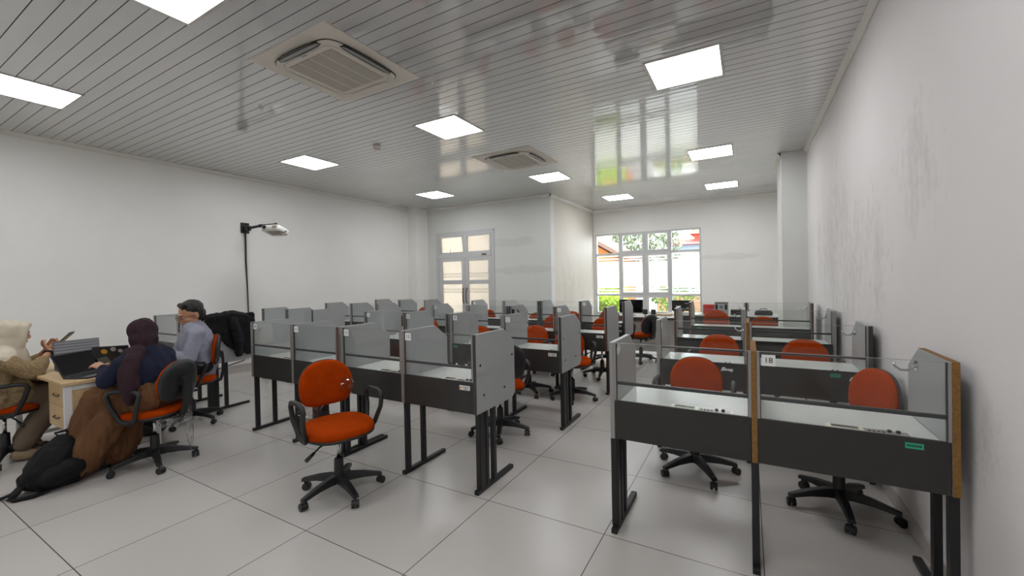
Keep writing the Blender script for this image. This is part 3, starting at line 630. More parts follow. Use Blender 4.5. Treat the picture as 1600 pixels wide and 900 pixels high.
# ------------------------------------------------------------------ task chairs
def make_chair():
    t = thing('task_chair', 'task chair', 'office chair')
    N = 44
    so = superell(0.235, 0.225, 2.6, N)
    def seat_ring(k, z, dome=0.0): return [(p[0] * k, p[1] * k - 0.0, z + (0.010 * (p[1] * k / 0.22) ** 2 * (-1 if p[1] < 0 else 0.6))) for p in so]
    MB().loft([seat_ring(k, z) for k, z in ((0.93, 0.446), (0.985, 0.452), (1.0, 0.468), (0.985, 0.487), (0.94, 0.5), (0.8, 0.507), (0.5, 0.51), (0.15, 0.511))]).build('seat', M['orange'], t, label='orange fabric seat cushion')
    MB().loft([seat_ring(k, z) for k, z in ((0.55, 0.418), (0.9, 0.426), (1.008, 0.44), (1.012, 0.452), (0.97, 0.456))]).build('seat_shell', M['blackplastic'], t)
    bo = []
    _up, _lo = superell(0.195, 0.165, 2.35, N), superell(0.195, 0.165, 3.6, N)
    for p in [u_ if u_[1] > 0 else l_ for u_, l_ in zip(_up, _lo)]:
        x, z = p; x *= (1.0 - 0.10 * max(0, z / 0.165)) if z > 0 else (1.0 - 0.02 * (-z / 0.165)); bo.append((x, z))
    def back_ring(k, y): return [(p[0] * k, 0.215 + y - 0.55 * (p[0] * k) ** 2 + 0.10 * (p[1] * k), 0.752 + p[1] * k) for p in bo]
    MB().loft([back_ring(k, y) for k, y in ((0.12, -0.026), (0.5, -0.026), (0.82, -0.023), (0.94, -0.015), (1.0, 0.0), (0.99, 0.012), (0.95, 0.016))][::-1]).build('backrest', M['orange'], t, label='orange fabric backrest')
    MB().loft([back_ring(k, y) for k, y in ((0.93, 0.016), (1.012, 0.014), (1.012, 0.022), (0.97, 0.034), (0.8, 0.044), (0.4, 0.05), (0.1, 0.051))][::-1]).build('back_shell', M['blackplastic'], t, label='black plastic rear of the backrest')
    sp = MB()
    sp.loft([[(sx * w_, y + sy * 0.012, z) for sx, sy in ((-1, -1), (1, -1), (1, 1), (-1, 1))] for y, z, w_ in ((0.06, 0.405, 0.035), (0.2, 0.4, 0.04), (0.262, 0.43, 0.042), (0.285, 0.52, 0.042), (0.288, 0.62, 0.042), (0.283, 0.73, 0.036))], smooth=False)
    sp.box(-0.05, 0.05, 0.262, 0.29, 0.68, 0.75)
    sp.build('back_post', M['blackplastic'], t, bevel=0.006)
    for s in (-1, 1):
        L_ = [(0.0, 0.43), (-0.05, 0.435), (-0.075, 0.47), (-0.115, 0.58), (-0.135, 0.655), (-0.115, 0.685), (-0.05, 0.695), (0.05, 0.69), (0.11, 0.678), (0.125, 0.65), (0.095, 0.56), (0.06, 0.47), (0.04, 0.435)]
        xo = lambda z: s * (0.235 + 0.035 * min(1, (z - 0.43) / 0.15))
        MB().tube([(xo(z), y - 0.0, z) for y, z in L_], 0.017, 10, loop=True, sy=1.0).tube([(s * 0.14, 0.01, 0.428), (s * 0.235, 0.01, 0.428)], 0.016, 8).build('armrest', M['blackplastic'], t)
    MB().box(-0.07, 0.07, -0.09, 0.09, 0.395, 0.42).build('tilt_plate', M['blackplastic'], t, bevel=0.004)
    MB().tube([(-0.04, -0.02, 0.4), (-0.15, -0.06, 0.38), (-0.2, -0.08, 0.355)], 0.006, 8).cyl((-0.19, -0.077, 0.36), (-0.25, -0.1, 0.33), 0.011, 0.014, 10).build('height_lever', M['blackplastic'], t)
    MB().cyl((0, 0, 0.24), (0, 0, 0.4), 0.0135).build('gas_lift', M['chrome'], t, label='chrome gas lift')
    b = MB().lathe([(0.001, 0.07), (0.046, 0.075), (0.046, 0.12), (0.034, 0.13), (0.031, 0.24), (0.027, 0.25), (0.001, 0.252)], 20)
    for k in range(5):
        a = 2 * PI * k / 5 + 0.3; R_ = Matrix.Rotation(a, 4, 'Z'); m = MB()
        m.loft([[(x, w_ * sx, z + h_ * sz) for sx, sz in ((-1, -1), (1, -1), (0.75, 1), (-0.75, 1))] for x, w_, z, h_ in ((0.02, 0.03, 0.105, 0.03), (0.08, 0.028, 0.107, 0.026), (0.17, 0.025, 0.098, 0.019), (0.25, 0.022, 0.082, 0.014), (0.292, 0.02, 0.072, 0.012))], smooth=False)
        m.xf(R_); b.add(m.v, m.f)
    b.build('base', M['blackplastic'], t, bevel=0.004)
    for k in range(5):
        a = 2 * PI * k / 5 + 0.3; R_ = Matrix.Rotation(a, 4, 'Z'); R2 = R_ @ Matrix.Translation((0.275, 0, 0)) @ Matrix.Rotation(0.6 + k * 1.3, 4, 'Z') @ Matrix.Translation((0.014, 0, 0))
        m = MB().cyl((0, -0.024, 0.025), (0, -0.006, 0.025), 0.025, n=18).cyl((0, 0.006, 0.025), (0, 0.024, 0.025), 0.025, n=18).cyl((0, -0.007, 0.025), (0, 0.007, 0.025), 0.012, n=10)
        hood = [(0.0265 * math.cos(q), 0.025 + 0.0275 * math.sin(q)) for q in [PI * i / 8 for i in range(9)]] + [(-0.02, 0.03), (0.02, 0.03)]
        m.prism(hood, -0.02, 0.02, 'y').cyl((-0.012, 0, 0.045), (-0.012, 0, 0.068), 0.008, n=8); m.xf(R2)
        m.build('caster', M['blackplastic'], t, bevel=0.002)
    return t
CH = make_chair(); _used = [False]
def chair(x, y, facing, label, back=0.0, dz=0.0, group='orange task chairs', spin=0.0):
    th_ = math.atan2(facing[0], -facing[1])
    t = CH if not _used[0] else copy_tree(CH_SRC)
    _used[0] = True
    t.location = (x, y, 0); t.rotation_euler = (0, 0, th_); t['label'] = label; t['group'] = group
    for ch in t.children:
        b = ch.name.split('.')[0]
        if b in ('seat', 'seat_shell', 'tilt_plate', 'height_lever', 'armrest', 'back_post'): ch.location.z = dz
        if b in ('backrest', 'back_shell'): ch.location.z = dz + back
        if b in ('base', 'caster'): ch.rotation_euler.z = spin
    return t
CH_SRC = CH
c0 = chair(-2.56, 1.94, (0.96, -0.28), 'orange task chair standing alone in front, torn plastic on its backrest', 0.0, 0.0, spin=-0.62)
def crumple(c, r, seed, n=14, m=10, amp=0.25):
    rnd = random.Random(seed); mb = MB(); rings = []
    for i in range(m + 1):
        th_ = -PI / 2 + PI * (0.03 + 0.94 * i / m)
        rings.append([Vector((c[0] + r[0] * math.cos(th_) * math.cos(2 * PI * k / n) * (1 + rnd.uniform(-amp, amp)), c[1] + r[1] * math.cos(th_) * math.sin(2 * PI * k / n) * (1 + rnd.uniform(-amp, amp)), c[2] + r[2] * math.sin(th_) * (1 + rnd.uniform(-amp, amp)))) for k in range(n)])
    return mb.loft(rings, smooth=False)
chair(-0.37, 3.43, (0.03, -1), 'orange task chair tucked behind the near right carrel, left seat', -0.085, spin=-0.09)
cb = chair(0.485, 3.28, (-0.92, -0.40), 'orange task chair turned sideways against the right wall behind seat 18', -0.03, spin=0.6)
for _a in [q for q in cb.children if q.name.startswith('armrest')]: bpy.data.objects.remove(_a)
chair(-0.28, 4.75, (0, -1), 'orange task chair behind the second right carrel, left seat', -0.06)
chair(0.465, 4.72, (-0.05, -1), 'orange task chair behind the second right carrel, seat by the wall', -0.07)
chair(-0.455, 7.2, (0, -1), 'orange task chair behind the farthest right carrel, left seat, beside the silver box', 0.02)
chair(0.22, 7.2, (0.1, -1), 'orange task chair behind the farthest right carrel, seat by the wall', -0.07)
chair(-2.12, 3.44, (-0.75, 0.66), 'task chair behind carrel 13 showing its black backrest edge', -0.02, spin=0.9)
chair(-2.52, 4.83, (0.0, -1), 'orange task chair behind the second row, first from its aisle end seen through the glass', -0.05, spin=0.2)
chair(-1.91, 4.82, (0.5, -0.87), 'orange task chair poking out past the aisle end of the second row', -0.09, spin=0.5)
chair(-3.4, 4.8, (0, -1), 'orange task chair behind the middle second row carrel, only its top showing', -0.09)
chair(-4.3, 4.75, (0.3, -1), 'orange task chair behind the middle second row carrel, its curved side showing', 0.01)
chair(-1.93, 6.1, (0.1, -1), 'plastic-covered orange task chair behind the third row at its aisle end', -0.04, spin=0.7)
chair(-2.78, 6.05, (0, -1), 'orange task chair behind the third row beside the plastic-covered one', -0.02)
chair(-2.93, 7.2, (0, -1), 'orange task chair behind the farthest left row, third from its aisle end', -0.05)
chair(-2.19, 7.2, (0, -1), 'orange task chair at the aisle end of the farthest left row', 0.0)
chair(-3.66, 7.2, (0, -1), 'orange task chair behind the farthest left row, below the damp patch', -0.09)
chair(-4.83, 7.2, (0, -1), 'dusty orange task chair right of the glazed door, behind the farthest row', -0.05)
chair(-6.6, 7.2, (0, -1), 'orange task chair left of the glazed door, behind the farthest row', -0.02)
chair(-1.66, 7.48, (-0.85, 0.5), 'orange task chair with black rear in front of the teacher desk', -0.07, spin=0.4)

for k, (x, y, rz, lab) in enumerate(((-2.79, 4.0, 0.2, 'white folded paper standing on the second row desk, taller of two'), (-2.66, 4.02, -0.15, 'white folded paper on the second row desk, right and lower of two'))):
    t = thing('folded_paper', lab, 'paper', (x, y, 0.7515), rz, 'folded papers on the second row desk'); h_ = (0.085, 0.06)[k]
    for sg, nm in ((-1, 'front_leaf'), (1, 'rear_leaf')):
        MB().prism([(-0.07, 0.0), (0.07, 0.0), (0.05, h_ * 0.5), (0.0, h_), (-0.06, h_ * 0.75)], -0.0006, 0.0006, 'y').xf(Matrix.Translation((0, sg * 0.018, 0)) @ Matrix.Rotation(sg * 0.25, 4, 'X')).build(nm, M['paper'], t)
# ------------------------------------------------------------------ teacher desks by the window
M['greylam'] = mat('light_grey_desk', srgb(178, 174, 168), 0.4, vary=0.03); M['redbox'] = mat('red_card', srgb(190, 48, 44), 0.55, vary=0.08)
M['silver'] = mat('silver_plastic', srgb(186, 186, 188), 0.35, 0.3); M['scr'] = mat('black_glass', srgb(14, 14, 17), 0.12); M['manila'] = mat('manila_card', srgb(196, 176, 140), 0.7)
t = thing('teacher_desk', 'light grey desk with a dark edge in front of the window', 'desk', (-1.72, 8.25, 0))
MB().box(-0.68, 0.62, -0.32, 0.32, 0.715, 0.742).build('desk_top', M['greylam'], t, bevel=0.003)
MB().box(-0.68, 0.62, -0.325, -0.3205, 0.69, 0.741).build('edge_band', M['darkedge'], t)
MB().box(-0.62, 0.56, -0.25, -0.232, 0.1, 0.714).build('front_panel', M['greylam'], t)
for s in (-0.64, 0.58): MB().box(s - 0.02, s + 0.02, -0.28, 0.28, 0.0, 0.714).build('side_panel', M['greylam'], t)
MB().cyl((0.05, -0.252, 0.6), (0.05, -0.25, 0.6), 0.03).build('cable_cap', M['brownedge'], t)
t = thing('white_table', 'long white-topped table with dark panels along the window alcove', 'table', (-0.45, 9.25, 0))
MB().box(-1.05, 0.95, -0.3, 0.3, 0.70, 0.725).build('table_top', M['white_lam'], t, bevel=0.003)
MB().box(-1.0, 0.9, -0.22, -0.205, 0.2, 0.699).build('front_panel', M['dark'], t)
for s in (-1.0, 0.9): MB().box(s - 0.02, s + 0.02, -0.26, 0.26, 0, 0.699).build('side_panel', M['dark'], t)
def monitor(x, y, z, w, h, label, back=False, rz=0):
    t = thing('computer_monitor', label, 'monitor', (x, y, z), rz)
    MB().box(-w / 2, w / 2, -0.02, 0.03, 0.05, 0.05 + h).build('housing', M['blackplastic'], t, bevel=0.006)
    if back:
        for a, b_, c_, d_ in ((-0.12, -0.02, 0.13, 0.16), (0.05, 0.12, 0.2, 0.215), (0.08, 0.14, 0.1, 0.12)): MB().box(a, b_, -0.022, -0.0205, c_, d_).build('silver_label', M['silver'], t)
    else: MB().box(-w / 2 + 0.012, w / 2 - 0.012, -0.022, -0.0205, 0.065, 0.04 + h).build('screen', M['scr'], t)
    MB().box(-0.03, 0.03, 0.0, 0.02, 0.008, 0.06).build('neck', M['blackplastic'], t); MB().cyl((0, 0.01, 0), (0, 0.01, 0.008), 0.1, 0.095, 24).build('foot', M['blackplastic'], t)
monitor(-2.02, 8.3, 0.743, 0.46, 0.26, 'black computer monitor on the grey desk by the window')
monitor(-1.19, 9.2, 0.7255, 0.4, 0.22, 'black monitor seen from behind with silver labels, on the white table', True)
for k, (x, side) in enumerate(((-1.72, 'left'), (-1.57, 'right'))):
    t = thing('desk_speaker', 'small black desk speaker beside the monitor, %s one of the pair' % side, 'speaker', (x, 8.18, 0.742), 0, 'pair of small desk speakers')
    MB().box(-0.04, 0.04, -0.03, 0.03, 0.035, 0.13).build('cabinet', M['blackplastic'], t, bevel=0.006); MB().cyl((0, -0.0305, 0.085), (0, -0.033, 0.085), 0.025).build('cone', M['darkedge'], t)
    MB().box(-0.03, 0.03, -0.03, 0.03, 0, 0.006).box(-0.008, 0.008, -0.008, 0.008, 0.006, 0.036).build('foot', M['blackplastic'], t)
o = MB().box(-1.62, -1.28, 8.32, 8.52, 0.743, 0.775).build('folder', M['manila'], bevel=0.003); tag(o, 'tan card folder lying on the grey desk', 'folder')
for k in range(2):
    pass
o = MB().box(-1.3, -1.02, 8.98, 9.08, 0.7255, 0.75).box(-1.28, -1.05, 8.97, 9.06, 0.7505, 0.765).build('paper_stack', M['paper'], bevel=0.001); tag(o, 'white stack of papers in front of the labelled monitor', 'papers')
t = thing('cardboard_box', 'red box standing on the white table', 'box', (-0.69, 9.2, 0.7255)); MB().box(-0.1, 0.1, -0.1, 0.1, 0, 0.19).build('carton', M['redbox'], t, bevel=0.003); MB().box(-0.1, 0.1, -0.012, 0.012, 0.1902, 0.1906).build('lid_tape', M['darkedge'], t)
t = thing('stereo', 'silver stereo with dark speakers next to the red box', 'stereo', (-0.46, 9.15, 0.7255))
MB().box(-0.12, 0.12, -0.08, 0.1, 0, 0.255).build('cabinet', M['silver'], t, bevel=0.006)
for s in (-1, 1): MB().box(s * 0.083 - 0.022, s * 0.083 + 0.022, -0.083, -0.0805, 0.09, 0.2).build('speaker_grille', M['ink'], t)
MB().cyl((0, -0.0805, 0.15), (0, -0.086, 0.15), 0.03).build('dial_ring', M['ink'], t); MB().cyl((0, -0.087, 0.15), (0, -0.09, 0.15), 0.016).build('dial', M['silver'], t); MB().box(-0.11, 0.11, -0.084, -0.0805, 0.215, 0.235).build('display', M['darkedge'], t)
t = thing('equipment_case', 'flat black equipment case on the white table', 'case', (-0.14, 9.15, 0.7255)); MB().box(-0.16, 0.16, -0.1, 0.1, 0, 0.1).build('shell', M['blackplastic'], t, bevel=0.01); MB().tube([(-0.05, -0.1, 0.05), (-0.04, -0.13, 0.05), (0.04, -0.13, 0.05), (0.05, -0.1, 0.05)], 0.008).build('handle', M['rubber'], t)
t = thing('tool_bag', 'small black bag at the wall end of the white table', 'bag', (0.25, 9.15, 0.7255)); MB().loft([[(p[0] * k, p[1] * k * 0.6, z) for p in superell(0.15, 0.12, 4, 24)] for k, z in ((0.95, 0), (1, 0.03), (0.96, 0.06), (0.8, 0.09))]).build('bag_body', M['blackplastic'], t); MB().tube([(-0.06, 0, 0.085), (-0.05, 0, 0.12), (0.05, 0, 0.12), (0.06, 0, 0.085)], 0.007).build('handle', M['blackplastic'], t)

# ------------------------------------------------------------------ projector on its wall arm, cables
t = thing('projector_mount', 'black wall bracket and arm carrying the projector', 'bracket', (XL, 4.0, 2.49))
MB().box(0.0005, 0.02, -0.07, 0.07, -0.09, 0.09).build('wall_plate', M['blackmetal'], t, bevel=0.004); MB().box(0.021, 0.15, -0.035, 0.035, -0.055, 0.03).build('housing', M['blackmetal'], t, bevel=0.008)
MB().tube([(0.14, 0, -0.01), (0.5, 0, 0.0), (0.93, 0, -0.015)], [0.026, 0.022, 0.02], 10).build('arm', M['blackmetal'], t); MB().tube([(0.45, 0, 0.0), (0.52, 0, 0.0)], 0.028, 10).build('arm_joint', M['blackmetal'], t); MB().cyl((0.93, 0, 0.01), (0.93, 0, -0.045), 0.02).build('drop_post', M['blackmetal'], t)
t = thing('projector', 'white projector hanging from the wall arm, tilted', 'projector', (-6.68, 3.98, 2.375)); t.rotation_euler = (-0.33, 0.0, 0.26)
pb = superell(0.17, 0.13, 7, 36)
MB().loft([[(p[0] * k, p[1] * k, z) for p in pb] for k, z in ((0.95, -0.045), (1, -0.035), (1, 0.03), (0.95, 0.042))]).build('casing', M['white_pl'], t, label='white plastic casing')
MB().cyl((-0.09, -0.128, 0.0), (-0.09, -0.145, 0.0), 0.032, 0.028).build('lens', M['ink'], t); MB().box(0.06, 0.14, -0.1305, -0.127, -0.025, 0.025).build('vent', M['grille'], t); MB().box(-0.1, 0.1, -0.07, 0.07, -0.048, -0.0445).build('underside_plate', M['grille'], t)
MB().tube([(0.165, 0.03, 0.0), (0.21, 0.02, -0.01), (0.215, -0.02, -0.05), (0.17, -0.05, -0.06), (0.12, -0.06, -0.05)], 0.006).build('looped_lead', M['blackplastic'], t)
o = MB().tube([(XL + 0.02, 4.0, 2.4), (XL + 0.016, 4.0, 1.9), (XL + 0.014, 4.015, 1.3), (XL + 0.016, 4.02, 0.6), (XL + 0.03, 4.02, 0.3), (XL + 0.05, 3.9, 0.2), (XL + 0.07, 3.6, 0.15), (XL + 0.08, 3.2, 0.1), (XL + 0.08, 2.6, 0.02)], [0.014, 0.014, 0.009, 0.009, 0.009, 0.009, 0.009, 0.009, 0.009], 8).build('power_cable', M['blackplastic']); tag(o, 'black cable running down the left wall from the projector arm', 'cable')

# ------------------------------------------------------------------ the group at the oak desk
t = thing('office_desk', 'pale oak desk with two drawers and white metal legs', 'desk', (-5.45, 1.39, 0))
MB().box(-0.75, 0.75, -0.32, 0.32, 0.722, 0.748).build('desk_top', M['oak'], t, bevel=0.003)
M['whitemetal'] = mat('white_metal', srgb(222, 222, 222), 0.4)
for sx in (-1, 1):
    x = sx * 0.715; f = MB()
    for y in (-0.285, 0.285): f.box(x - 0.02, x + 0.02, y - 0.022, y + 0.022, 0.0, 0.72)
    f.box(x - 0.018, x + 0.018, -0.262, 0.262, 0.68, 0.7195).box(x - 0.018, x + 0.018, -0.262, 0.262, 0.05, 0.085)
    f.build('leg_frame', M['whitemetal'], t, bevel=0.002)
    MB().box(x - 0.012, x + 0.012, -0.262, 0.262, 0.3, 0.679).build('end_panel', M['oakv'], t)
MB().box(-0.69, 0.69, 0.2, 0.218, 0.35, 0.72).build('modesty_panel', M['oakv'], t)
pd = MB().box(0.25, 0.69, -0.27, 0.18, 0.345, 0.72).build('pedestal', M['oakv'], t)
for z0, z1 in ((0.35, 0.53), (0.535, 0.715)):
    d = MB().box(0.252, 0.688, -0.288, -0.2705, z0, z1).build('drawer', M['oakv'], t, bevel=0.002)
    MB().tube([(0.41, -0.289, (z0 + z1) / 2), (0.42, -0.305, (z0 + z1) / 2 - 0.006), (0.52, -0.305, (z0 + z1) / 2 - 0.006), (0.53, -0.289, (z0 + z1) / 2)], 0.006).build('drawer_handle', M['handle'], d)
MB().cyl((0.62, -0.289, 0.68), (0.62, -0.286, 0.68), 0.009, n=12).build('lock', M['handle'], pd)
M['lidnavy'] = mat('dark_laptop_shell', srgb(34, 37, 44), 0.3); M['greycase'] = mat('grey_laptop_shell', srgb(110, 112, 116), 0.35, 0.4)
def doc_screen():
    t_ = NT('lit_document_screen'); b = t_.b; sp = t_.n('ShaderNodeSeparateXYZ'); t_.l(t_.obj(), sp.inputs[0])
    q = t_.math('FRACT', t_.math('MULTIPLY', sp.outputs['Z'], 38)); k = t_.math('GREATER_THAN', q, 0.6)
    cc = t_.mix(k, srgb(122, 122, 126), srgb(92, 92, 97)); t_.l(cc, b.inputs['Base Color']); t_.l(cc, b.inputs['Emission Color']); b.inputs['Emission Strength'].default_value = 0.25; b.inputs['Roughness'].default_value = 0.25
    return t_.m
M['doc'] = doc_screen()
def laptop(x, y, face, label, lean=0.3, w=0.34, d=0.235, shell='lidnavy', scr='scr', stickers=False, z=0.7485):
    # face: the way the screen looks
    t = thing('laptop', label, 'laptop', (x, y, z), math.atan2(face[0], -face[1]))
    MB().box(-w / 2, w / 2, -d, 0, 0.0, 0.014).build('keyboard_base', M[shell], t, bevel=0.003)
    kb = MB()
    for r in range(5):
        for c_ in range(13): kb.box(-w / 2 + 0.02 + c_ * (w - 0.04) / 13, -w / 2 + 0.017 + (c_ + 1) * (w - 0.04) / 13, -0.135 + r * 0.023, -0.116 + r * 0.023, 0.0142, 0.0155)
    kb.build('keys', M['ink'], t)
    R_ = Matrix.Translation((0, -0.002, 0.016)) @ Matrix.Rotation(-lean, 4, 'X')
    lid = MB().box(-w / 2, w / 2, 0.0, 0.008, 0, d).xf(R_).build('lid', M[shell], t, bevel=0.002)
    MB().box(-w / 2 + 0.008, w / 2 - 0.008, -0.0012, -0.0002, 0.012, d - 0.01).xf(R_).build('screen', M[scr], lid)
    if stickers:
        for (a, b_, r) in ((-0.07, 0.15, 0.018), (-0.02, 0.17, 0.022), (0.05, 0.15, 0.024)): MB().cyl((a, 0.0083, b_), (a, 0.009, b_), r, n=14).xf(R_).build('sticker', M['tan'] if r > 0.023 else M['silver'], lid)
        MB().prism([(0.0, 0.01), (0.1, 0.01), (0.12, 0.08), (0.04, 0.1)], 0.0083, 0.009, 'y').xf(R_).build('sticker', M['greycase'], lid)
    return t
laptop(-5.0, 1.27, (0.86, 0.5), 'dark laptop open at the near corner of the oak desk', 0.5, 0.34, 0.205)
laptop(-5.48, 1.36, (0.98, 0.1), 'laptop showing a grey document, behind the dark one', 0.12, 0.32, 0.25, 'greycase', 'doc')
laptop(-5.2, 1.53, (-0.75, 0.66), 'black laptop with stickers on its lid, right of the grey document screen', 0.3, 0.27, 0.2, 'lidnavy', 'scr', True)

def remesh(name, mb, m, parent, voxel=0.008, sm=3, wr=None, seed=0):
    o = mb.build(name + '_tmp', m); md = o.modifiers.new('r', 'REMESH'); md.mode = 'VOXEL'; md.voxel_size = voxel; md.use_smooth_shade = True
    dg = bpy.context.evaluated_depsgraph_get(); me = bpy.data.meshes.new_from_object(o.evaluated_get(dg)); bpy.data.objects.remove(o)
    import bmesh
    bm = bmesh.new(); bm.from_mesh(me)
    for _ in range(sm): bmesh.ops.smooth_vert(bm, verts=bm.verts, factor=0.5, use_axis_x=True, use_axis_y=True, use_axis_z=True)
    bm.normal_update()
    if wr:
        off = Vector((seed * 3.1, seed * 1.7, seed * 5.3))
        for v in bm.verts:
            p = v.co; d = 0
            for amp, sx, sy, sz in wr: d += amp * noise.noise(Vector((p.x * sx, p.y * sy, p.z * sz)) + off)
            v.co = p + v.normal * d
    for f in bm.faces: f.smooth = True
    bm.to_mesh(me); bm.free(); me.name = name; me.materials.clear(); me.materials.append(m)
    r = bpy.data.objects.new(name, me); COL.objects.link(r); r.parent = parent
    return r
def cap(mb, p0, p1, r0, r1=None, n=12, flat=None):
    r1 = r0 if r1 is None else r1; p0, p1 = Vector(p0), Vector(p1); d = p1 - p0; L_ = d.length; t = d / L_ if L_ > 1e-6 else Vector((0, 0, 1))
    ref = Vector((0, 0, 1)) if abs(t.z) < 0.9 else Vector((0, 1, 0)); u = (ref - t * ref.dot(t)).normalized(); w = t.cross(u); rings = []
    def ring(c, r): return [c + (u * math.cos(2 * PI * k / n) + w * math.sin(2 * PI * k / n)) * r for k in range(n)]
    for a in (-0.98, -0.8, -0.5, 0): q = a * PI / 2; rings.append(ring(p0 + t * (math.sin(q) * r0), math.cos(q) * r0))
    for a in (0.0, 0.5, 0.8, 0.98): q = a * PI / 2; rings.append(ring(p1 + t * (math.sin(q) * r1), math.cos(q) * r1))
    return mb.loft(rings)
def chain(mb, pts, rs):
    for i in range(len(pts) - 1): cap(mb, pts[i], pts[i + 1], rs[i], rs[i + 1])
def hand(mb, wrist, d, back, side, curl=0.5, s=1.0, spread=0.08):
    w = Vector(wrist); d = Vector(d).normalized(); b = Vector(back); b = (b - d * b.dot(d)).normalized(); lat = d.cross(b) * side    # lat points to the thumb side
    kn = []
    for i, q in enumerate((0.03, 0.011, -0.009, -0.028)):
        k = w + d * (0.088 - 0.006 * abs(i - 1)) * s + lat * q * s; kn.append(k); cap(mb, w + lat * q * 0.6 * s + d * 0.012, k, 0.0125 * s, 0.0105 * s)
    for i, (k, L_) in enumerate(zip(kn, (0.072, 0.082, 0.076, 0.06))):
        p = k; a = 0.25 * curl; q = (1.5 - i) * spread
        for j, fr in enumerate((0.45, 0.32, 0.25)):
            dd = (d * math.cos(a) - b * math.sin(a) + lat * q).normalized(); e = p + dd * L_ * fr * s; r = (0.0098, 0.009, 0.008)[j] * s; cap(mb, p, e, r, r * 0.92); p = e; a += curl
    p = w + lat * 0.022 * s + d * 0.02 * s
    for j, L_ in enumerate((0.045, 0.035, 0.028)):
        dd = (d * (0.55 + 0.25 * j) + lat * (0.8 - 0.35 * j) - b * (0.25 + 0.2 * j * curl)).normalized(); e = p + dd * L_ * s; r = (0.0135, 0.0105, 0.009)[j] * s; cap(mb, p, e, r, r * 0.9); p = e
def head(mb, c, R_, s=1.0, ears=True):
    def P(x, y, z): return Vector(c) + R_ @ Vector((x * s, y * s, z * s))
    e = R_.to_euler()
    mb.ell(P(0, 0.012, 0.03), (0.077 * s, 0.096 * s, 0.09 * s), 20, 14, e); mb.ell(P(0, -0.03, -0.035), (0.062 * s, 0.062 * s, 0.075 * s), 18, 12, e)
    cap(mb, P(-0.02, -0.055, -0.088), P(0.02, -0.055, -0.088), 0.028 * s); cap(mb, P(-0.03, -0.083, 0.022), P(0.03, -0.083, 0.022), 0.013 * s)
    cap(mb, P(0, -0.09, 0.014), P(0, -0.103, -0.02), 0.008 * s, 0.012 * s)
    for q in (-1, 1): cap(mb, P(q * 0.01, -0.1, -0.026), P(q * 0.013, -0.09, -0.028), 0.009 * s); cap(mb, P(q * 0.038, -0.062, -0.02), P(q * 0.048, -0.04, -0.03), 0.02 * s)
    cap(mb, P(-0.016, -0.084, -0.054), P(0.016, -0.084, -0.054), 0.0095 * s); cap(mb, P(-0.013, -0.082, -0.064), P(0.013, -0.082, -0.064), 0.009 * s)
    if ears:
        for q in (-1, 1): mb.ell(P(q * 0.079, 0.012, -0.005), (0.009 * s, 0.02 * s, 0.032 * s), 10, 8, e)
    return P
def face_parts(P, s, root, R_, specs=False):
    e = R_.to_euler()
    for q in (-1, 1):
        MB().ell(P(q * 0.031, -0.0795, 0.003), (0.0125 * s, 0.0075 * s, 0.0065 * s), 10, 8, e).build('eye', M['eyewhite'], root)
        MB().ell(P(q * 0.031, -0.0858, 0.002), (0.0055 * s, 0.003 * s, 0.0055 * s), 8, 6, e).build('iris', M['ink'], root)
        mb = MB(); cap(mb, P(q * 0.014, -0.096, 0.027), P(q * 0.048, -0.082, 0.028), 0.0042 * s); mb.build('eyebrow', M['hair'], root)
    mb = MB(); cap(mb, P(-0.02, -0.0915, -0.0585), P(0.02, -0.0915, -0.0585), 0.0045 * s); mb.build('lips', M['lips'], root)
M['skin'] = mat('warm_brown_skin', srgb(186, 136, 104), 0.5, vary=0.04, vscale=12); M['lips'] = mat('lips', srgb(150, 88, 76), 0.5); M['eyewhite'] = mat('eye_white', srgb(226, 220, 212), 0.3); M['hair'] = mat('black_hair', srgb(20, 18, 18), 0.5, vary=0.3, vscale=90, bump=0.6, bscale=160)
M['shirt'] = None
def shirt_mat():
    t_ = NT('pale_blue_grey_shirt'); o_ = t_.obj(); w = t_.n('ShaderNodeTexWave'); w.inputs['Scale'].default_value = 60; w.bands_direction = 'X'; t_.l(o_, w.inputs['Vector'])
    t_.l(t_.ramp(w.outputs['Fac'], [(0.35, srgb(142, 143, 158)), (0.65, srgb(150, 151, 166))]), t_.b.inputs['Base Color']); t_.b.inputs['Roughness'].default_value = 0.85; t_.b.inputs['Specular IOR Level'].default_value = 0.2; return t_.m
M['shirt'] = shirt_mat()
M['trousers'] = mat('dark_trousers', srgb(36, 37, 42), 0.85, spec=0.2); M['shoe'] = mat('black_shoe', srgb(26, 25, 25), 0.4)
M['plum'] = mat('dark_plum_hijab', srgb(52, 36, 42), 0.85, vary=0.12, vscale=20, spec=0.2); M['navy'] = mat('navy_knit', srgb(30, 34, 52), 0.9, vary=0.12, vscale=30, spec=0.2); M['brownskirt'] = mat('brown_pleated_skirt', srgb(104, 72, 48), 0.85, vary=0.12, vscale=10, spec=0.2)
M['creamhijab'] = mat('cream_hijab', srgb(208, 198, 178), 0.85, vary=0.04, vscale=10, spec=0.2); M['taupe'] = mat('taupe_trousers', srgb(112, 98, 84), 0.9, spec=0.2); M['tanshoe'] = mat('tan_shoe', srgb(150, 130, 100), 0.6)
def batik():
    t_ = NT('beige_patterned_blouse'); v = t_.n('ShaderNodeTexVoronoi'); v.inputs['Scale'].default_value = 40; v.feature = 'DISTANCE_TO_EDGE'; t_.l(t_.obj((1, 1, 1.4)), v.inputs['Vector'])
    t_.l(t_.ramp(v.outputs['Distance'], [(0.02, srgb(128, 108, 80)), (0.2, srgb(152, 131, 99))]), t_.b.inputs['Base Color']); t_.b.inputs['Roughness'].default_value = 0.9; t_.b.inputs['Specular IOR Level'].default_value = 0.2; return t_.m
M['batik'] = batik()
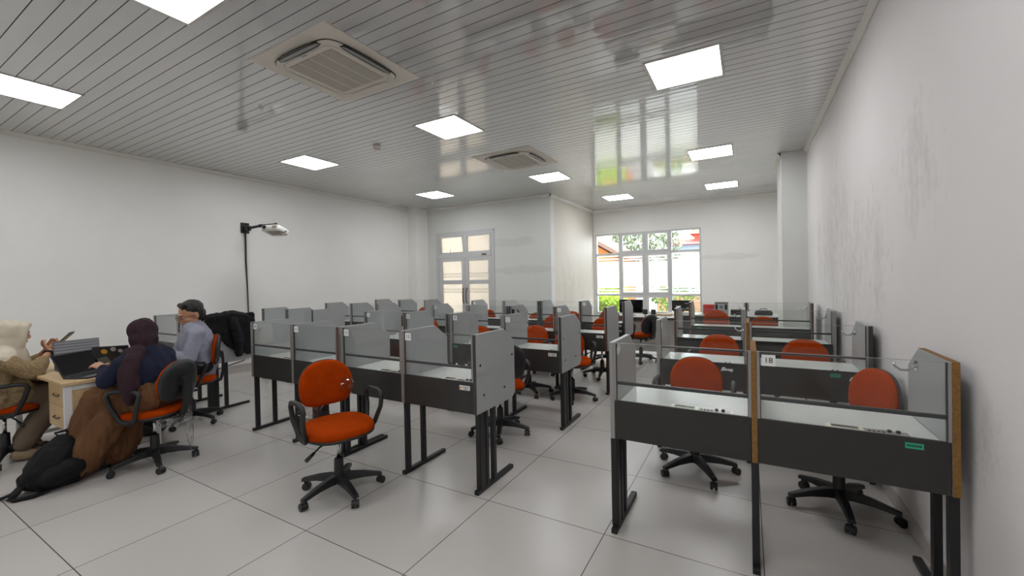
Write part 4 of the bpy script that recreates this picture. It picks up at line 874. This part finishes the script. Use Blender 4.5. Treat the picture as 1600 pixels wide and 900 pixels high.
def phone(name, loc, R_, label, parent=None):
    t = thing(name, label, 'phone', loc); t.rotation_euler = R_
    MB().box(-0.037, 0.037, -0.004, 0.004, -0.078, 0.078).build('phone_body', M['blackplastic'], t, bevel=0.003); MB().box(-0.034, 0.034, -0.0046, -0.0041, -0.074, 0.074).build('screen', M['scr'], t)
    return t

WRAPS = []
# --- man in the pale shirt
MF = Vector((-0.38, -0.925)); chair(-5.33, 2.2, MF, 'orange task chair the man in the pale shirt sits on', 0.03, 0.0, spin=0.35)
pm = thing('person', 'man in glasses and pale blue-grey shirt sitting, looking down at a phone', 'person', (-5.33, 2.2, 0), math.atan2(-0.22, 0.975)); pm.scale = (1.1, 1.1, 1.1)
Rh = Euler((0.34, 0.05, 0.2)).to_matrix(); HCm = (0.0, 0.01, 1.075)
b = MB(); P = head(b, HCm, Rh, 1.08)
chain(b, [(0, 0.0, 0.9), (0, 0.015, 1.0), (0, 0.015, 1.06)], [0.07, 0.06, 0.058]); chain(b, [(0, 0.07, 0.58), (0, 0.06, 0.75), (0, 0.035, 0.9)], [0.13, 0.125, 0.11])
for s in (-1, 1):
    cap(b, (s * 0.06, 0.005, 0.93), (s * 0.165, 0.015, 0.9), 0.06, 0.05); chain(b, [(s * 0.18, 0.01, 0.89), (s * 0.235, -0.06, 0.68), (s * 0.08, -0.30, 0.735)], [0.045, 0.038, 0.026])
    hand(b, (s * 0.07, -0.315, 0.74), (-s * 0.35, -0.75, 0.5), (s * 0.75, -0.2, 0.3), s, 0.55, 1.0)
    chain(b, [(s * 0.085, 0.04, 0.575), (s * 0.13, -0.36, 0.55), (s * 0.13, -0.30, 0.12)], [0.075, 0.055, 0.04]); cap(b, (s * 0.13, -0.28, 0.06), (s * 0.14, -0.44, 0.045), 0.04, 0.035)
remesh('body', b, M['skin'], pm, 0.0055, 2)
face_parts(P, 1.08, pm, Rh)
hm = MB(); e = Rh.to_euler(); hm.ell(P(0, 0.024, 0.052), (0.083 * 1.08, 0.095 * 1.08, 0.083 * 1.08), 20, 14, e); hm.ell(P(0, 0.055, 0.0), (0.078 * 1.08, 0.062 * 1.08, 0.075 * 1.08), 16, 10, e); cap(hm, P(-0.04, -0.035, 0.104), P(0.045, -0.035, 0.108), 0.026)
remesh('hair', hm, M['hair'], pm, 0.006, 2, [(0.006, 30, 30, 24), (0.004, 80, 80, 30)], 1)
sp_ = MB()
for q in (-1, 1): sp_.tube([P(q * 0.033 + 0.023 * math.cos(a), -0.104, 0.0 + 0.018 * math.sin(a)) for a in [2 * PI * k / 14 for k in range(14)]], 0.0018, 6, loop=True).tube([P(q * 0.056, -0.104, 0.005), P(q * 0.082, -0.05, 0.008), P(q * 0.084, 0.012, 0.006)], 0.0018, 6)
sp_.tube([P(-0.01, -0.106, 0.003), P(0.01, -0.106, 0.003)], 0.0018, 6).build('eyeglasses', M['ink'], pm)
c = MB(); chain(c, [(0, 0.075, 0.56), (0, 0.07, 0.72), (0, 0.05, 0.88)], [0.16, 0.155, 0.13])
for s in (-1, 1):
    cap(c, (s * 0.05, 0.0, 0.94), (s * 0.17, 0.02, 0.895), 0.075, 0.075); cap(c, (s * 0.07, 0.05, 0.6), (s * 0.09, 0.02, 0.85), 0.115, 0.105)
    chain(c, [(s * 0.185, 0.015, 0.885), (s * 0.245, -0.06, 0.675), (s * 0.11, -0.255, 0.72)], [0.07, 0.056, 0.046])
remesh('shirt', c, M['shirt'], pm, 0.009, 3, [(0.012, 7, 7, 12), (0.006, 18, 18, 26)], 2)
cl = MB(); cl.tube([(0.062 * math.cos(a), 0.02 + 0.062 * math.sin(a) - 0.01, 0.985 + 0.018 * math.sin(a)) for a in [2 * PI * k / 18 for k in range(18)]], 0.017, 8, loop=True); remesh('collar', cl, M['shirt'], pm, 0.006, 1)
tr = MB(); cap(tr, (-0.05, 0.07, 0.575), (0.05, 0.07, 0.575), 0.13)
for s in (-1, 1): chain(tr, [(s * 0.085, 0.04, 0.57), (s * 0.13, -0.36, 0.555), (s * 0.13, -0.30, 0.1)], [0.095, 0.075, 0.06])
remesh('trousers', tr, M['trousers'], pm, 0.011, 2, [(0.008, 9, 9, 14)], 3)
for s in (-1, 1):
    sh = MB(); cap(sh, (s * 0.13, -0.27, 0.055), (s * 0.14, -0.45, 0.042), 0.052, 0.042); o = remesh('shoe', sh, M['shoe'], pm, 0.009, 2)
mw = pm.matrix_basis
def wpt(root, p):
    return Matrix.Translation(root.location) @ root.rotation_euler.to_matrix().to_4x4() @ Matrix.Diagonal((*root.scale, 1)) @ Vector(p)
phone('smartphone', wpt(pm, (0.0, -0.40, 0.80)), (0.7, 0, math.atan2(MF.x, -MF.y)), 'black smartphone held by the man in the pale shirt')

# --- woman in the dark hijab, seen from behind
WF = Vector((-0.87, -0.49)); cw = chair(-4.38, 1.53, WF, 'orange task chair the woman in the dark hijab sits on, black rear towards the viewer', -0.03, -0.01, spin=0.5)
pw = thing('person', 'woman in dark plum hijab, navy top and brown skirt, seen from behind', 'person', (-4.38, 1.53, 0), math.atan2(WF.x, -WF.y))
Rw = Euler((0.35, 0, -0.75)).to_matrix(); HW = (-0.045, -0.115, 1.09)
b = MB(); P = head(b, HW, Rw, 1.0, False); chain(b, [(-0.02, -0.06, 0.88), (-0.04, -0.1, 1.02)], [0.055, 0.05]); chain(b, [(0, 0.04, 0.6), (0, 0.0, 0.75), (0, -0.06, 0.89)], [0.12, 0.11, 0.1])
for s, el, wr_ in ((1, (0.26, -0.14, 0.765), (0.07, -0.35, 0.835)), (-1, (-0.29, -0.16, 0.72), (-0.15, -0.38, 0.80))):
    cap(b, (s * 0.05, -0.06, 0.94), (s * 0.17, -0.05, 0.91), 0.05, 0.045); chain(b, [(s * 0.185, -0.05, 0.90), el, wr_], [0.042, 0.035, 0.024])
    hand(b, wr_, (-s * 0.25, -0.9, 0.25), (s * 0.35, 0.1, 0.9), s, 0.5, 0.95)
    chain(b, [(s * 0.08, 0.03, 0.6), (s * 0.1, -0.38, 0.57), (s * 0.09, -0.36, 0.1)], [0.07, 0.05, 0.035]); cap(b, (s * 0.09, -0.35, 0.06), (s * 0.09, -0.40, 0.05), 0.032, 0.03)
remesh('body', b, M['skin'], pw, 0.0055, 2); face_parts(P, 1.0, pw, Rw)
c = MB(); chain(c, [(0, 0.045, 0.64), (0, 0.005, 0.76), (0, -0.05, 0.90)], [0.155, 0.155, 0.13])
for s, el, wr_ in ((1, (0.26, -0.14, 0.765), (0.085, -0.33, 0.83)), (-1, (-0.29, -0.16, 0.72), (-0.16, -0.36, 0.795))):
    cap(c, (s * 0.04, -0.055, 0.945), (s * 0.175, -0.05, 0.905), 0.072, 0.075); cap(c, (s * 0.07, 0.035, 0.67), (s * 0.105, -0.03, 0.86), 0.118, 0.11); chain(c, [(s * 0.195, -0.05, 0.89), el, wr_], [0.075, 0.062, 0.045])
remesh('top', c, M['navy'], pw, 0.009, 3, [(0.012, 6, 6, 11), (0.005, 16, 16, 24)], 4)
hj = MB(); e = Rw.to_euler(); hj.ell(P(0, 0.026, 0.03), (0.103, 0.112, 0.108), 20, 14, e); hj.ell(P(0, 0.035, -0.055), (0.1, 0.1, 0.1), 18, 12, e)
chain(hj, [P(0, 0.03, -0.05), (-0.02, -0.07, 0.965)], [0.092, 0.095]); cap(hj, (-0.13, -0.07, 0.945), (0.13, -0.06, 0.945), 0.06, 0.068)
chain(hj, [(0.1, -0.03, 0.96), (0.2, 0.0, 0.90), (0.255, 0.02, 0.80), (0.26, 0.03, 0.70), (0.25, 0.03, 0.6)], [0.06, 0.062, 0.058, 0.052, 0.04]); chain(hj, [(0.22, -0.02, 0.86), (0.235, 0.05, 0.72)], [0.055, 0.045]); chain(hj, [(-0.12, -0.05, 0.955), (-0.21, -0.06, 0.9), (-0.26, -0.1, 0.8)], [0.055, 0.05, 0.035])
remesh('hijab', hj, M['plum'], pw, 0.008, 6, [(0.006, 9, 9, 6), (0.006, 30, 30, 10)], 5)
sk = MB(); cap(sk, (-0.07, 0.05, 0.61), (0.07, 0.05, 0.61), 0.16); cap(sk, (-0.09, 0.03, 0.57), (0.09, 0.03, 0.57), 0.14)
for s in (-1, 1): chain(sk, [(s * 0.09, 0.02, 0.59), (s * 0.12, -0.33, 0.57), (s * 0.15, -0.42, 0.32), (s * 0.17, -0.43, 0.13)], [0.135, 0.13, 0.125, 0.125])
cap(sk, (0, -0.34, 0.53), (0, -0.42, 0.14), 0.145, 0.14); chain(sk, [(0.13, -0.15, 0.52), (0.21, -0.27, 0.3), (0.26, -0.36, 0.12)], [0.115, 0.115, 0.115])
chain(sk, [(0, -0.2, 0.5), (0.02, -0.3, 0.15)], [0.12, 0.13])
for s in (-1, 1):
    sh = MB(); cap(sh, (s * 0.1, -0.36, 0.05), (s * 0.11, -0.50, 0.04), 0.048, 0.038); remesh('shoe', sh, M['shoe'], pw, 0.009, 2)
remesh('skirt', sk, M['brownskirt'], pw, 0.009, 5, [(0.022, 16, 16, 1.6), (0.014, 44, 44, 2.6)], 6)

# --- woman in the cream hijab at the left edge
CF = Vector((0.16, 0.987)); chair(-5.65, 0.93, CF, 'orange task chair at the left edge under the woman in the cream hijab', 0.0, 0.0, spin=0.15)
pc = thing('person', 'woman in cream hijab and beige patterned blouse holding up a phone', 'person', (-5.65, 0.93, 0), math.atan2(CF.x, -CF.y))
Rc = Euler((0.12, 0, 0.1)).to_matrix(); HCc = (0.0, -0.06, 1.1)
b = MB(); P = head(b, HCc, Rc, 1.0, False); chain(b, [(0, -0.01, 0.9), (0, -0.045, 1.04)], [0.055, 0.05]); chain(b, [(0, 0.07, 0.6), (0, 0.05, 0.75), (0, 0.0, 0.89)], [0.12, 0.11, 0.1])
arms = ((-1, (-0.22, -0.17, 0.775), (-0.055, -0.275, 0.925)), (1, (0.22, -0.16, 0.775), (0.05, -0.26, 0.93)))
for s, el, wr_ in arms:
    cap(b, (s * 0.05, 0.0, 0.94), (s * 0.15, 0.0, 0.91), 0.05, 0.045); chain(b, [(s * 0.165, 0.0, 0.9), el, wr_], [0.042, 0.035, 0.025])
    d = (Vector(wr_) - Vector(el)).normalized(); hand(b, wr_, d + Vector((0, -0.25, 0.35)), (s * 0.9, -0.2, 0.1), s, 0.45, 0.95)
    chain(b, [(s * 0.08, 0.03, 0.6), (s * 0.1, -0.34, 0.575), (s * 0.1, -0.1, 0.1)], [0.07, 0.05, 0.035]); cap(b, (s * 0.1, -0.08, 0.05), (s * 0.1, -0.2, 0.04), 0.035, 0.03)
remesh('body', b, M['skin'], pc, 0.0055, 2); face_parts(P, 1.0, pc, Rc)
c = MB(); cap(c, (-0.08, 0.05, 0.57), (0.08, 0.05, 0.57), 0.165); cap(c, (-0.09, -0.08, 0.59), (0.09, -0.08, 0.59), 0.13); chain(c, [(0, 0.06, 0.56), (0, 0.05, 0.74), (0, 0.01, 0.89)], [0.165, 0.155, 0.13])
for s, el, wr_ in arms:
    cap(c, (s * 0.05, 0.0, 0.94), (s * 0.16, 0.0, 0.90), 0.072, 0.075); cap(c, (s * 0.06, 0.05, 0.6), (s * 0.09, 0.02, 0.86), 0.125, 0.105); w_ = Vector(el).lerp(Vector(wr_), 0.5); chain(c, [(s * 0.17, 0.0, 0.89), el, w_], [0.078, 0.066, 0.052])
remesh('blouse', c, M['batik'], pc, 0.009, 3, [(0.013, 6, 6, 11), (0.006, 16, 16, 24)], 7)
hj = MB(); e = Rc.to_euler(); hj.ell(P(0, 0.018, 0.028), (0.098, 0.112, 0.106), 20, 14, e); hj.ell(P(0, 0.012, -0.07), (0.094, 0.092, 0.085), 18, 12, e)
cap(hj, P(-0.035, -0.072, 0.088), P(0.035, -0.072, 0.088), 0.03)
for q in (-1, 1): chain(hj, [P(q * 0.05, -0.07, 0.075), P(q * 0.072, -0.055, 0.0), P(q * 0.055, -0.05, -0.085), P(0, -0.062, -0.125)], [0.028, 0.028, 0.03, 0.032])
chain(hj, [P(0, 0.01, -0.08), (0, -0.01, 0.96)], [0.09, 0.115])
for s in (-1, 1): chain(hj, [(0, 0.0, 0.965), (s * 0.165, 0.0, 0.905)], [0.1, 0.084])
chain(hj, [(0, 0.03, 0.96), (0, 0.1, 0.84)], [0.12, 0.12]); chain(hj, [(0, -0.05, 0.94), (0, -0.075, 0.83)], [0.1, 0.1])
remesh('hijab', hj, M['creamhijab'], pc, 0.008, 8, [(0.006, 8, 8, 8), (0.006, 26, 26, 9)], 8)
tr = MB(); cap(tr, (-0.05, 0.06, 0.59), (0.05, 0.06, 0.59), 0.14)
for s in (-1, 1): chain(tr, [(s * 0.09, 0.03, 0.575), (s * 0.11, -0.34, 0.555), (s * 0.1, -0.11, 0.15)], [0.1, 0.085, 0.075])
remesh('trousers', tr, M['taupe'], pc, 0.011, 2, [(0.008, 9, 9, 14)], 9)
for s in (-1, 1):
    sh = MB(); cap(sh, (s * 0.1, -0.07, 0.055), (s * 0.11, -0.24, 0.042), 0.05, 0.04); remesh('shoe', sh, M['tanshoe'], pc, 0.009, 2)
wr_ = Vector(arms[0][2]); el = Vector(arms[0][1]); dd = (wr_ - el).normalized(); q = wr_ - dd * 0.02; u = dd.cross(Vector((1, 0, 0))).normalized(); v_ = dd.cross(u)
MB().tube([q + (u * math.cos(a) + v_ * math.sin(a)) * 0.031 for a in [2 * PI * k / 16 for k in range(16)]], 0.009, 8, loop=True).build('bracelet', M['plum'], pc)
phone('smartphone', wpt(pc, (-0.02, -0.375, 1.03)), (0.75, 0.0, math.atan2(CF.x, -CF.y) - 0.5), 'smartphone held up by the woman in the cream hijab')

# --- jacket over the carrel end, backpack on the floor
M['blackcloth'] = mat('black_jacket_cloth', srgb(24, 24, 27), 0.8, vary=0.15, vscale=14, spec=0.25); M['bagcloth'] = mat('black_bag_cloth', srgb(15, 16, 18), 0.75, vary=0.2, vscale=24, spec=0.25)
jk = thing('jacket', 'black jacket draped over the end of the carrel by the left wall', 'jacket', (-5.55, 2.7, 0))
poly = [(2.41, 1.09), (2.44, 1.12), (2.58, 1.145), (2.70, 1.16), (2.85, 1.135), (2.975, 1.06), (2.985, 0.90), (2.95, 0.64), (2.88, 0.63), (2.80, 0.66), (2.70, 0.72), (2.58, 0.855), (2.48, 0.965)]
j = MB().prism([(a - 2.7, b_) for a, b_ in poly], 0.016, 0.05, 'x'); j.prism([(a - 2.7, b_) for a, b_ in poly[:7]] + [(0.25, 0.9), (0.0, 0.86), (-0.2, 0.96)], -0.05, -0.016, 'x')
for i in range(6): cap(j, (0, poly[i][0] - 2.7, max(poly[i][1], 1.125)), (0, poly[i + 1][0] - 2.7, max(poly[i + 1][1], 1.02)), 0.028)
j2 = MB().box(-0.03, 0.03, -0.28, 0.27, 1.118, 1.15)
j.add(j2.v, j2.f); remesh('jacket_body', j, M['blackcloth'], jk, 0.008, 4, [(0.016, 3, 9, 7), (0.008, 6, 24, 16)], 11)
sl = MB(); chain(sl, [(0.05, 0.02, 1.06), (0.075, 0.035, 0.95), (0.085, 0.06, 0.8), (0.08, 0.065, 0.65)], [0.06, 0.058, 0.052, 0.042]); remesh('sleeve', sl, M['blackcloth'], jk, 0.007, 3, [(0.010, 9, 9, 18), (0.005, 24, 24, 40)], 12)
bp = thing('backpack', 'black backpack slumped on the floor against the oak desk', 'backpack', (-4.6, 0.98, 0))
k = MB(); chain(k, [(0.02, -0.03, 0.13), (-0.02, 0.03, 0.2), (-0.05, 0.07, 0.27)], [0.135, 0.145, 0.10]); chain(k, [(0.06, 0.08, 0.1), (0.02, 0.12, 0.18)], [0.105, 0.11]); cap(k, (0.07, -0.06, 0.09), (0.07, 0.09, 0.09), 0.085); cap(k, (-0.03, -0.1, 0.08), (0.0, 0.1, 0.08), 0.08)
remesh('bag_body', k, M['bagcloth'], bp, 0.009, 3, [(0.016, 7, 7, 9), (0.007, 20, 20, 24)], 13)
fp = MB(); chain(fp, [(0.13, -0.03, 0.11), (0.12, 0.08, 0.14)], [0.075, 0.08]); remesh('front_pocket', fp, M['bagcloth'], bp, 0.009, 3, [(0.008, 12, 12, 12)], 14)
def strap(pts, w_):
    pts = [Vector(p) for p in pts]; rings = []
    for i, p in enumerate(pts):
        d = (pts[min(i + 1, len(pts) - 1)] - pts[max(i - 1, 0)]).normalized(); n = Vector((0, 0, 1)).cross(d); n = n.normalized() if n.length > 0.1 else Vector((1, 0, 0)); u = d.cross(n)
        rings.append([p + n * a * w_ + u * b_ * 0.006 for a, b_ in ((-1, -1), (1, -1), (1, 1), (-1, 1))])
    return MB().loft(rings, smooth=False)
strap([(0.02, -0.1, 0.12), (0.03, -0.17, 0.05), (0.05, -0.215, 0.012), (0.1, -0.2, 0.012), (0.13, -0.12, 0.012), (0.13, -0.03, 0.03)], 0.022).build('shoulder_strap', M['bagcloth'], bp, bevel=0.002)
strap([(-0.02, -0.12, 0.1), (0.0, -0.2, 0.03), (-0.02, -0.27, 0.012), (-0.07, -0.34, 0.012), (-0.13, -0.42, 0.012)], 0.022).build('shoulder_strap', M['bagcloth'], bp, bevel=0.002)
MB().tube([(-0.07, 0.06, 0.345), (-0.09, 0.04, 0.375), (-0.07, 0.1, 0.385), (-0.05, 0.12, 0.35)], 0.01).build('grab_handle', M['bagcloth'], bp)

# --- loose plastic and the tag on the chairs that carry them
crumple((0.145, 0.205, 0.70), (0.065, 0.045, 0.09), 3, 22, 16, 0.16).build('plastic_wrap', M['wrap'], c0, label='torn clear plastic on the backrest corner')
crumple((-0.1, 0.25, 0.55), (0.08, 0.03, 0.07), 4, 16, 10, 0.3).build('plastic_wrap', M['wrap'], c0, label='clear plastic hanging below the backrest')
crumple((0.03, 0.2, 0.385), (0.13, 0.07, 0.05), 8, 20, 10, 0.25).build('plastic_wrap', M['wrap'], cw, label='clear plastic trailing under the seat')
crumple((0.0, 0.3, 0.3), (0.02, 0.03, 0.16), 9, 12, 12, 0.3).build('plastic_wrap', M['wrap'], cw, label='clear plastic hanging behind the seat')
MB().box(-0.035, 0.035, 0.268, 0.271, 0.815, 0.84).build('asset_tag', M['green'], cw, label='small green asset tag')
